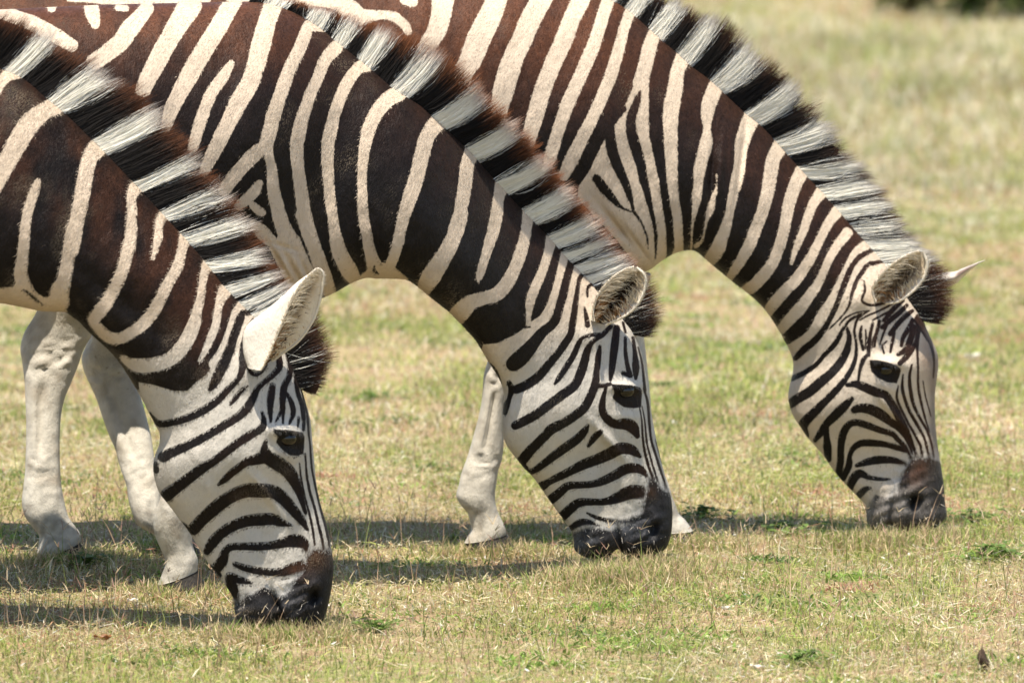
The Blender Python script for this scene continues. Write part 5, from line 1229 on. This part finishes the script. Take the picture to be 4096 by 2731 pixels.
M3 = [(2200, -55, 2230, -140), (2400, -12, 2450, -140), (2480, 18, 2555, -105), (2537, 62, 2620, -60), (2595, 113, 2690, -20), (2674, 183, 2790, 20), (2739, 238, 2870, 55), (2804, 290, 2940, 105), (2846, 322, 3010, 150), (2900, 371, 3070, 215), (2956, 424, 3150, 275), (3027, 484, 3215, 345), (3085, 540, 3285, 425), (3140, 600, 3355, 520), (3180, 644, 3410, 590),
      (3222, 690, 3460, 650), (3298, 774, 3520, 735), (3363, 848, 3585, 815), (3427, 924, 3645, 905), (3467, 968, 3690, 960), (3510, 1018, 3735, 1000), (3555, 1074, 3775, 1040)]
hair_band('mane', z3, rl3, M3, D3, dy3, 15000, Z3_OPS, rustc=(0.10, 0.042, 0.019), bias=9.5, fringe=1.0, tipstart=0.66)
hair_band('forelock', z3, rl3, [(3555, 1074, 3780, 1040), (3590, 1125, 3812, 1090), (3620, 1170, 3828, 1150), (3645, 1205, 3828, 1200), (3668, 1240, 3822, 1250), (3690, 1278, 3795, 1302)], D3, dy3, 2400, Z3_OPS, spread=0.02, jit=0.17, len_j=0.24, tipstart=0.42, rustc=(0.11, 0.045, 0.022), forced=0.07)
y, la = sy3(3540, 1476)
eyeball(z3, rl3, 3540, 1476, 0.0175, y + 0.0105)
eyeball(z3, rl3, 3540, 1476, 0.0175, 2 * (D3 + 0.09) - y - 0.0105)

# ------------------------------------------------------------------ grass
def blades(n, ylo, yhi, lo, hi, wd, lie, seed, g, palep=0.30, pal_shift=0.0):
    r = np.random.default_rng(seed)
    u = r.random(n)
    y = np.sqrt(ylo ** 2 + u * (yhi ** 2 - ylo ** 2))
    x = (r.random(n) * 2 - 1) * (0.0675 * y * 1.12 + 0.45)
    p1 = fbm(x * 2.2, y * 1.3, 101); p2 = fbm(x * 7, y * 4, 102); p3 = fbm(x * 1.1 + 5, y * 0.55, 103)
    green = smooth(0.43, 0.61, 0.55 * p1 + 0.45 * p2 + pal_shift)
    bare = smooth(0.58, 0.68, fbm(x * 3.1 + 9, y * 1.6, 104))
    keep = r.random(n) > bare * 0.55
    x, y, p1, p2, p3, green = [q[keep] for q in (x, y, p1, p2, p3, green)]
    n = len(x)
    k = r.random(n)
    is_g = k < (0.28 + 0.52 * green)
    is_red = (~is_g) & (r.random(n) < 0.10 + 0.18 * (p3 > 0.6))
    is_pale = (~is_g) & (~is_red) & (r.random(n) < palep)
    straw = np.array((0.66, 0.57, 0.30)); tan = np.array((0.54, 0.43, 0.23)); pale = np.array((0.80, 0.74, 0.56))
    gr = np.array((0.26, 0.33, 0.075)); yg = np.array((0.50, 0.53, 0.15)); dg = np.array((0.10, 0.16, 0.04)); red = np.array((0.40, 0.20, 0.13))
    m = r.random(n)[:, None]
    c = straw * m + tan * (1 - m)
    c = np.where(is_pale[:, None], pale, c)
    c = np.where(is_red[:, None], red * (0.8 + 0.6 * m), c)
    cg = yg * m + gr * (1 - m)
    cg = np.where((r.random(n) < 0.18)[:, None], dg, cg)
    c = np.where(is_g[:, None], cg, c)
    c = c * (0.58 + 0.62 * r.random(n))[:, None]
    c = c * (0.74 + 0.50 * fbm(x * 1.7 + 3, y * 1.1, 107))[:, None]
    L = lo + (hi - lo) * r.random(n) ** 1.6
    L = L * (0.55 + 0.9 * p2)
    if palep > 0.6:                           # the taller dry grass sets in gradually
        L = L * (0.28 + 0.72 * smooth(ylo, ylo + 9, y + 3 * (fbm(x * 0.8, y * 0.4, 108) - 0.5)))
    az = r.random(n) * 2 * np.pi
    flat = r.random(n) < np.where(is_g, lie * 0.35, lie)
    el0 = np.where(flat, r.uniform(0.0, 0.35, n), r.uniform(0.7, 1.5, n))
    el1 = np.where(flat, r.uniform(-0.15, 0.5, n), el0 - r.uniform(0.0, 0.9, n))
    L = np.where(flat, L * 1.35, L)
    z = gz(x, y) + np.where(flat, r.uniform(0.0, 0.018, n), -0.002)
    az1 = az + r.normal(0, 0.45, n)
    d0 = np.stack([np.cos(az) * np.cos(el0), np.sin(az) * np.cos(el0), np.sin(el0)], -1)
    d1 = np.stack([np.cos(az1) * np.cos(el1), np.sin(az1) * np.cos(el1), np.sin(el1)], -1)
    p0 = np.stack([x, y, z], -1)
    pm = p0 + d0 * (L * 0.55)[:, None]
    pt = pm + d1 * (L * 0.45)[:, None]
    s = np.stack([-np.sin(az), np.cos(az), r.normal(0, 0.3, n)], -1)
    # blades turn a face towards any side
    a2 = r.random(n) * 2 * np.pi
    s2 = np.stack([np.cos(a2), np.sin(a2), np.zeros(n)], -1)
    s = np.where((r.random(n) < 0.5)[:, None], s, s2)
    W = (wd * (0.6 + 0.8 * r.random(n)))[:, None] * 0.5
    V = np.stack([p0 - s * W, p0 + s * W, pm + s * W * 0.85, pm - s * W * 0.85, pt], 1)
    b = np.arange(n)[:, None] * 5
    q = np.concatenate([b, b + 1, b + 2, b + 3], 1)
    t = np.concatenate([b + 3, b + 2, b + 4], 1)
    C = np.repeat(c[:, None], 5, 1)
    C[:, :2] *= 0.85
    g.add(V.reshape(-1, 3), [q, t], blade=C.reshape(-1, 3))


def tuft_rows(cx, cy, rx, ry, n, lo, hi, wd, seed, g, greenp=0.5, up=True):
    """taller blades standing round one spot"""
    r = np.random.default_rng(seed)
    x = cx + r.normal(0, rx, n); y = cy + r.normal(0, ry, n)
    L = lo + (hi - lo) * r.random(n)
    az = r.random(n) * 2 * np.pi
    el0 = r.uniform(0.9, 1.5, n); el1 = el0 - r.uniform(0.0, 1.1, n)
    c = np.where((r.random(n) < greenp)[:, None], np.array((0.24, 0.32, 0.07)), np.array((0.58, 0.46, 0.26))) * (0.6 + 0.7 * r.random(n))[:, None]
    strands(x, y, gz(x, y) - 0.003, az, el0, el1, L, wd * (0.6 + 0.8 * r.random(n)), c, g, r)

def strands(x, y, z, az, el0, el1, L, W, c, g, r):
    n = len(x)
    d0 = np.stack([np.cos(az) * np.cos(el0), np.sin(az) * np.cos(el0), np.sin(el0)], -1)
    az1 = az + r.normal(0, 0.3, n)
    d1 = np.stack([np.cos(az1) * np.cos(el1), np.sin(az1) * np.cos(el1), np.sin(el1)], -1)
    p0 = np.stack([x, y, z], -1); pm = p0 + d0 * (L * 0.55)[:, None]; pt = pm + d1 * (L * 0.45)[:, None]
    a2 = r.normal(0, 0.7, n)
    sv = np.stack([np.cos(a2), np.sin(a2), np.zeros(n)], -1) * (W * 0.5)[:, None]
    V = np.stack([p0 - sv, p0 + sv, pm + sv * 0.8, pm - sv * 0.8, pt], 1)
    b = np.arange(n)[:, None] * 5
    C = np.repeat(c[:, None], 5, 1)
    g.add(V.reshape(-1, 3), [np.concatenate([b, b + 1, b + 2, b + 3], 1), np.concatenate([b + 3, b + 2, b + 4], 1)], blade=C.reshape(-1, 3))

def seed_stalks(x, y, lo, hi, seed, g):
    """thin stems ending in two to four spikes"""
    r = np.random.default_rng(seed)
    n = len(x)
    L = r.uniform(lo, hi, n); az = r.random(n) * 2 * np.pi; el = r.uniform(1.05, 1.5, n)
    col = np.where((r.random(n) < 0.35)[:, None], np.array((0.26, 0.30, 0.10)), np.array((0.50, 0.34, 0.22))) * (0.7 + 0.5 * r.random(n))[:, None]
    z = gz(x, y)
    strands(x, y, z, az, el, el - 0.08, L, np.full(n, 0.0020), col, g, r)
    tip = np.stack([x + np.cos(az) * np.cos(el - 0.03) * L * 0.96, y + np.sin(az) * np.cos(el - 0.03) * L * 0.96, z + np.sin(el - 0.03) * L * 0.96], -1)
    for k in range(3):
        m = r.random(n) < (0.85, 0.8, 0.4)[k]
        a = r.random(n) * 2 * np.pi; e = r.uniform(0.3, 1.1, n)
        hc = np.where((r.random(n) < 0.3)[:, None], np.array((0.34, 0.20, 0.15)), np.array((0.52, 0.41, 0.26)))
        strands(tip[m, 0], tip[m, 1], tip[m, 2], a[m], e[m], e[m] - 0.2, r.uniform(0.015, 0.032, n)[m], np.full(m.sum(), 0.0022), hc[m], g, r)

gg = Geo()
blades(330000, 12.6, 17.8, 0.008, 0.029, 0.0019, 0.58, 1, gg)
blades(30000, 12.6, 17.8, 0.02, 0.060, 0.0014, 0.35, 2, gg)
blades(200000, 17.8, 25.0, 0.014, 0.045, 0.0028, 0.38, 3, gg, palep=0.38, pal_shift=-0.01)
blades(200000, 24.0, 36.0, 0.05, 0.16, 0.0040, 0.10, 4, gg, palep=0.62, pal_shift=-0.13)
blades(120000, 36.0, 52.0, 0.03, 0.09, 0.0055, 0.15, 5, gg, palep=0.55, pal_shift=-0.09)
# low clover-like patches, reddish runners and pale bits scattered through the turf
rq = np.random.default_rng(91)
for q in range(330):
    yc_ = math.sqrt(12.9 ** 2 + rq.random() * (24.0 ** 2 - 12.9 ** 2)); xc_ = (rq.random() * 2 - 1) * (0.0675 * yc_ * 1.1 + 0.3)
    m_ = int(rq.integers(25, 130)); sp_ = rq.uniform(0.02, 0.075)
    x_ = xc_ + rq.normal(0, sp_ * 1.4, m_); y_ = yc_ + rq.normal(0, sp_, m_)
    az_ = rq.random(m_) * 6.283; e_ = rq.uniform(0.2, 1.1, m_)
    kind = rq.random()
    base_ = np.array((0.20, 0.30, 0.06)) if kind < 0.6 else (np.array((0.10, 0.17, 0.04)) if kind < 0.8 else np.array((0.42, 0.21, 0.14)))
    cc_ = base_[None] * (0.55 + 0.9 * rq.random(m_))[:, None]
    strands(x_, y_, gz(x_, y_) + 0.004, az_, e_, e_ - 0.5, rq.uniform(0.008, 0.026, m_), rq.uniform(0.003, 0.008, m_) * (0.5 if kind >= 0.8 else 1), cc_, gg, rq)
m_ = 2200
y_ = np.sqrt(12.7 ** 2 + rq.random(m_) * (26.0 ** 2 - 12.7 ** 2)); x_ = (rq.random(m_) * 2 - 1) * (0.0675 * y_ * 1.1 + 0.3)
az_ = rq.random(m_) * 6.283; e_ = rq.uniform(0.0, 0.6, m_)
strands(x_, y_, gz(x_, y_) + 0.014, az_, e_, e_ - 0.1, rq.uniform(0.005, 0.013, m_), rq.uniform(0.003, 0.006, m_), np.array((0.86, 0.84, 0.76))[None] * (0.7 + 0.3 * rq.random(m_))[:, None], gg, rq)
m_ = 4200
y_ = np.sqrt(12.7 ** 2 + rq.random(m_) * (19.0 ** 2 - 12.7 ** 2)); x_ = (rq.random(m_) * 2 - 1) * (0.0675 * y_ * 1.1 + 0.3)
az_ = rq.random(m_) * 6.283; e_ = rq.uniform(0.0, 0.35, m_)
strands(x_, y_, gz(x_, y_) + 0.012, az_, e_, e_ - 0.2, rq.uniform(0.04, 0.11, m_), rq.uniform(0.0012, 0.0022, m_), np.where((rq.random(m_) < 0.6)[:, None], np.array((0.80, 0.68, 0.44)), np.array((0.46, 0.27, 0.18))) * (0.7 + 0.4 * rq.random(m_))[:, None], gg, rq)
rs_ = np.random.default_rng(77)
yy_ = np.sqrt(12.8 ** 2 + rs_.random(2000) * (19.0 ** 2 - 12.8 ** 2))
xx_ = (rs_.random(2000) * 2 - 1) * (0.0675 * yy_ * 1.1 + 0.3)
seed_stalks(xx_, yy_, 0.04, 0.11, 78, gg)
def gp(X, Y):
    """ground point seen at photo point (X, Y)"""
    d = foot_depth(Y)
    p = to_world(X, Y, d)
    return float(p[0]), float(p[1])
for k_, (X0, Y0, rx_, n_, lo_, hi_) in enumerate([(1010, 2535, .055, 420, .02, .06), (1180, 2545, .06, 520, .02, .06), (1280, 2520, .04, 260, .02, .07), (1040, 2540, .10, 300, .015, .045),
      (2340, 2300, .06, 520, .03, .075), (2480, 2312, .07, 620, .03, .08), (2620, 2270, .06, 520, .03, .08), (2480, 2330, .16, 500, .02, .05),
      (3480, 2165, .05, 420, .025, .06), (3600, 2172, .07, 560, .025, .07), (3740, 2150, .05, 420, .025, .06), (3600, 2185, .16, 450, .02, .045),
      (230, 2268, .07, 620, .02, .055), (360, 2258, .06, 420, .015, .045), (690, 2374, .06, 620, .02, .055), (780, 2368, .05, 420, .02, .05), (1900, 2200, .06, 560, .02, .055), (2010, 2196, .05, 420, .02, .05), (2750, 2168, .07, 620, .02, .055), (760, 2260, .05, 150, .02, .04)]):
    x_, y_ = gp(X0, Y0)
    tuft_rows(x_, y_, rx_, 0.035, int(n_ * 1.5), lo_ * 0.85, hi_ * 0.95, 0.0022, 300 + k_, gg, 0.32)
for k_, (X0, Y0, n_) in enumerate([(1040, 2535, 3), (1230, 2530, 5), (1300, 2500, 5), (2430, 2300, 3), (2520, 2300, 2), (2630, 2280, 2), (3660, 2165, 4), (3720, 2160, 2), (880, 2400, 6), (470, 2500, 4)]):
    x_, y_ = gp(X0, Y0)
    r_ = np.random.default_rng(500 + k_)
    seed_stalks(x_ + r_.normal(0, .04, n_), y_ + r_.normal(0, .03, n_), 0.06, 0.14, 600 + k_, gg)
o = gg.build("grass", M_GRASS, smooth_=False)
tag(o, 'short dry straw and green grass covering the meadow', 'grass', kind='stuff')

# ------------------------------------------------------------------ weeds, dead leaves, clod, shrubs
def leaf_mesh(g, base, az, el, L, W, col, curl=0.5):
    """one small oval leaf with a folded midrib and its own thickness of outline"""
    n = 6
    t = np.linspace(0, 1, n)
    wv = W * np.sin(np.pi * np.clip(t * 0.92 + 0.05, 0, 1)) ** 0.8
    e = el - curl * t
    dx = np.cumsum(np.cos(e)) / n * L; dz = np.cumsum(np.sin(e)) / n * L
    ax = np.array([math.cos(az), math.sin(az), 0]); sx = np.array([-math.sin(az), math.cos(az), 0])
    mid = np.asarray(base)[None] + ax[None] * dx[:, None] + np.array([0, 0, 1.0])[None] * dz[:, None]
    V = np.stack([mid - sx[None] * wv[:, None] * 0.5 + np.array([0, 0, 0.18])[None] * wv[:, None], mid, mid + sx[None] * wv[:, None] * 0.5 + np.array([0, 0, 0.18])[None] * wv[:, None]], 1)
    c = np.tile(col, (n * 3, 1))
    g.add(V.reshape(-1, 3), [grid_faces(n, 3)], leaf=c)

def weed(X, Y, n, spread, L, seed, label):
    x, y = gp(X, Y)
    r = np.random.default_rng(seed)
    g = Geo()
    for i in range(n * 2):
        a = r.random() * 2 * math.pi; d = abs(r.normal(0, spread))
        px, py = x + math.cos(a) * d * 1.3, y + math.sin(a) * d
        z = float(gz(np.array(px), np.array(py))) + r.uniform(0.006, 0.026)
        col = np.array((0.13, 0.20, 0.045)) * r.uniform(0.55, 1.6)
        zc = float(gz(np.array(x), np.array(y)))
        pe = np.array([[x - .001, y, zc], [x + .001, y, zc], [px + .001, py, z + .001], [px - .001, py, z + .001]])
        g.add(pe, [np.array([[0, 1, 2, 3]])], leaf=np.tile(col, (4, 1)))
        leaf_mesh(g, (px, py, z), r.random() * 6.28, r.uniform(-0.1, 0.55), L * r.uniform(0.5, 1.1), L * r.uniform(0.45, 0.75), col)
    z0 = float(gz(np.array(x), np.array(y)))
    o = g.build('weed', M_LEAF, None, (x, y, z0))
    o.location = (x, y, z0)
    tag(o, label, 'weed', 'low leafy weeds among the grass')
weed(330, 2288, 26, .022, .030, 1, 'dark round leaved weed in front of the left hind hoof')
weed(1490, 2500, 34, .030, .020, 2, 'low green weed to the right of the nearest muzzle')
weed(3130, 2125, 34, .032, .026, 3, 'dark green weed between the middle and the right muzzle')
weed(2810, 2075, 30, .035, .024, 4, 'bright green weed just behind the pale front hoof')
weed(3880, 2085, 30, .040, .024, 5, 'bright green weed right of the farthest muzzle')
weed(1480, 1615, 20, .05, .032, 6, 'dark green weed behind the forelock of the nearest zebra')
weed(3960, 2240, 40, .05, .028, 7, 'wide green weed at the right edge below the farthest muzzle')
weed(3190, 2640, 34, .035, .020, 8, 'small green weed with pale flowers at the bottom right')
weed(3630, 440, 45, .045, .05, 9, 'lone olive green weed far back in the dry grass')

def dead_leaf(X, Y, L, W, az, col, label, group, name, seed):
    x, y = gp(X, Y)
    r = np.random.default_rng(seed)
    g = Geo()
    n, m = 9, 7
    u = np.linspace(-1, 1, n)[:, None]; v = np.linspace(-1, 1, m)[None, :]
    prof = np.sqrt(np.clip(1 - u ** 2 * 0.97, 0, 1))
    px = u * L * 0.5 + 0 * v; py = v * W * 0.5 * prof
    pz = 0.012 + 0.35 * np.abs(v * prof) ** 1.5 * W + 0.18 * L * u ** 2 + 0.12 * W * np.sin(u * 5 + v * 3 + seed)
    c, s_ = math.cos(az), math.sin(az)
    V = np.stack([px * c - py * s_ + x, px * s_ + py * c + y, pz + float(gz(np.array(x), np.array(y)))], -1)
    top = V.reshape(-1, 3); bot = top - np.array([0, 0, 0.0012])
    cl = np.tile(col, (n * m, 1)) * (0.7 + 0.6 * fbm(np.arange(n * m) * 0.31, np.arange(n * m) * 0.17, seed))[:, None]
    g.add(top, [grid_faces(n, m)], leaf=cl); g.add(bot, [grid_faces(n, m)[:, ::-1]], leaf=cl * 0.8)
    o = g.build(name, M_LEAF, None, (x, y, 0))
    o.location = (x, y, 0)
    tag(o, label, 'leaf', group)
dead_leaf(410, 2578, .034, .020, 0.3, (0.30, 0.13, 0.05), 'curled reddish brown dead leaf in the grass at the lower left', None, 'dead_leaf', 3)
PG = 'pale dry leaves lying in the grass'
for (X, Y, L, W, az, lab) in [(3030, 2672, .036, .015, 2.4, 'long white dry leaf nearest the bottom edge'), (2905, 2425, .020, .013, 0.6, 'single pale dry leaf in the open grass below the middle muzzle'), (3120, 2610, .018, .011, 1.2, 'small pale leaf beside the weed with pale flowers'),
      (530, 2420, .022, .014, 0.2, 'pale leaf in front of the pale front hoof at the lower left'), (280, 2350, .016, .010, 0.9, 'pale leaf in the shade at the left below the hind hoof'), (3890, 1442, .05, .026, 0.5, 'pale leaf far back, right of the farthest eye'), (1330, 2285, .018, .010, 2.0, 'pale leaf right beside the brown nose of the nearest zebra')]:
    dead_leaf(X, Y, L, W, az, (0.74, 0.70, 0.60), lab, PG, 'dry_leaf', int(X) % 17)

def clod(X, Y):
    x, y = gp(X, Y)
    g = Geo()
    n, m = 18, 22
    th = np.linspace(0, np.pi, n)[:, None]; ph = np.arange(m)[None, :] / m * 2 * np.pi
    rr = 1 + 0.35 * (fbm(np.cos(ph) * 2 + 3 + 0 * th, np.sin(ph) * 2 + np.cos(th) * 3 + 5, 12) - 0.5) * 2
    V = np.stack([0.009 * rr * np.sin(th) * np.cos(ph), 0.009 * rr * np.sin(th) * np.sin(ph), 0.020 + 0.021 * rr * np.cos(th)], -1)
    V[..., 0] += 0.004 * np.sin(V[..., 2] * 130)
    z0 = float(gz(np.array(x), np.array(y)))
    g.add(V + np.array([x, y, z0]), [grid_faces(n, m, True)])
    o = g.build('dung_lump', simple_material("dark_dung", (0.055, 0.036, 0.024), 0.85, 0.5, 160, 0.2, 0.8), None, (x, y, z0))
    o.location = (x, y, z0)
    tag(o, 'small dark brown lump sticking up from the grass at the bottom right', 'dung')
clod(3932, 2680)

def shrub(X, Y, rad, h, n, seed, label, tone):
    x, y = gp(X, Y)
    r = np.random.default_rng(seed)
    root = empty('shrub', (x, y, 0))
    tag(root, label, 'shrub', 'dark shrubs at the far edge of the meadow')
    g = Geo()
    cl = r.normal(0, 1, (26, 3)); cl /= np.linalg.norm(cl, axis=1)[:, None]
    cl *= r.uniform(0.35, 1.0, 26)[:, None] ** 0.5
    for i in range(n):
        c = cl[r.integers(26)] * np.array([rad, rad, h * 0.5]) + np.array([0, 0, h * 0.52])
        p = c + r.normal(0, 0.14 * rad + 0.03, 3)
        p[2] = max(p[2], 0.03)
        leaf_mesh(g, (x + p[0], y + p[1], p[2]), r.random() * 6.28, r.uniform(-0.6, 1.2), r.uniform(.05, .09), r.uniform(.02, .04), np.array(tone) * r.uniform(0.5, 1.6))
    g.build('crown', M_LEAF, root, (x, y, 0))
    g2_ = Geo()
    for k in range(5):
        a = r.random() * 6.28; e = np.array([math.cos(a) * rad * 0.5, math.sin(a) * rad * 0.5, h * 0.7])
        t = np.linspace(0, 1, 6)[:, None]; ph = np.arange(7) / 7 * 2 * np.pi
        ctr = np.array([x, y, 0])[None] + e[None] * t
        rr = (0.014 * (1 - 0.7 * t))
        V = ctr[:, None] + np.stack([np.cos(ph)[None] * rr, np.sin(ph)[None] * rr, 0 * ph[None] * rr], -1)
        g2_.add(V, [grid_faces(6, 7, True)])
    g2_.build('stem', simple_material('shrub_bark', (0.12, 0.09, 0.06), 0.9, 0.4, 80), root, (x, y, 0))
shrub(3640, 48, .16, .30, 900, 1, 'small olive shrub at the top edge left of the two darker shrubs', (0.13, 0.14, 0.05))
shrub(3885, 76, .20, .55, 1600, 2, 'dark green shrub at the top edge between the olive one and the corner', (0.12, 0.20, 0.045))
shrub(4100, 82, .26, .70, 2200, 3, 'dark green shrub in the top right corner', (0.10, 0.18, 0.04))
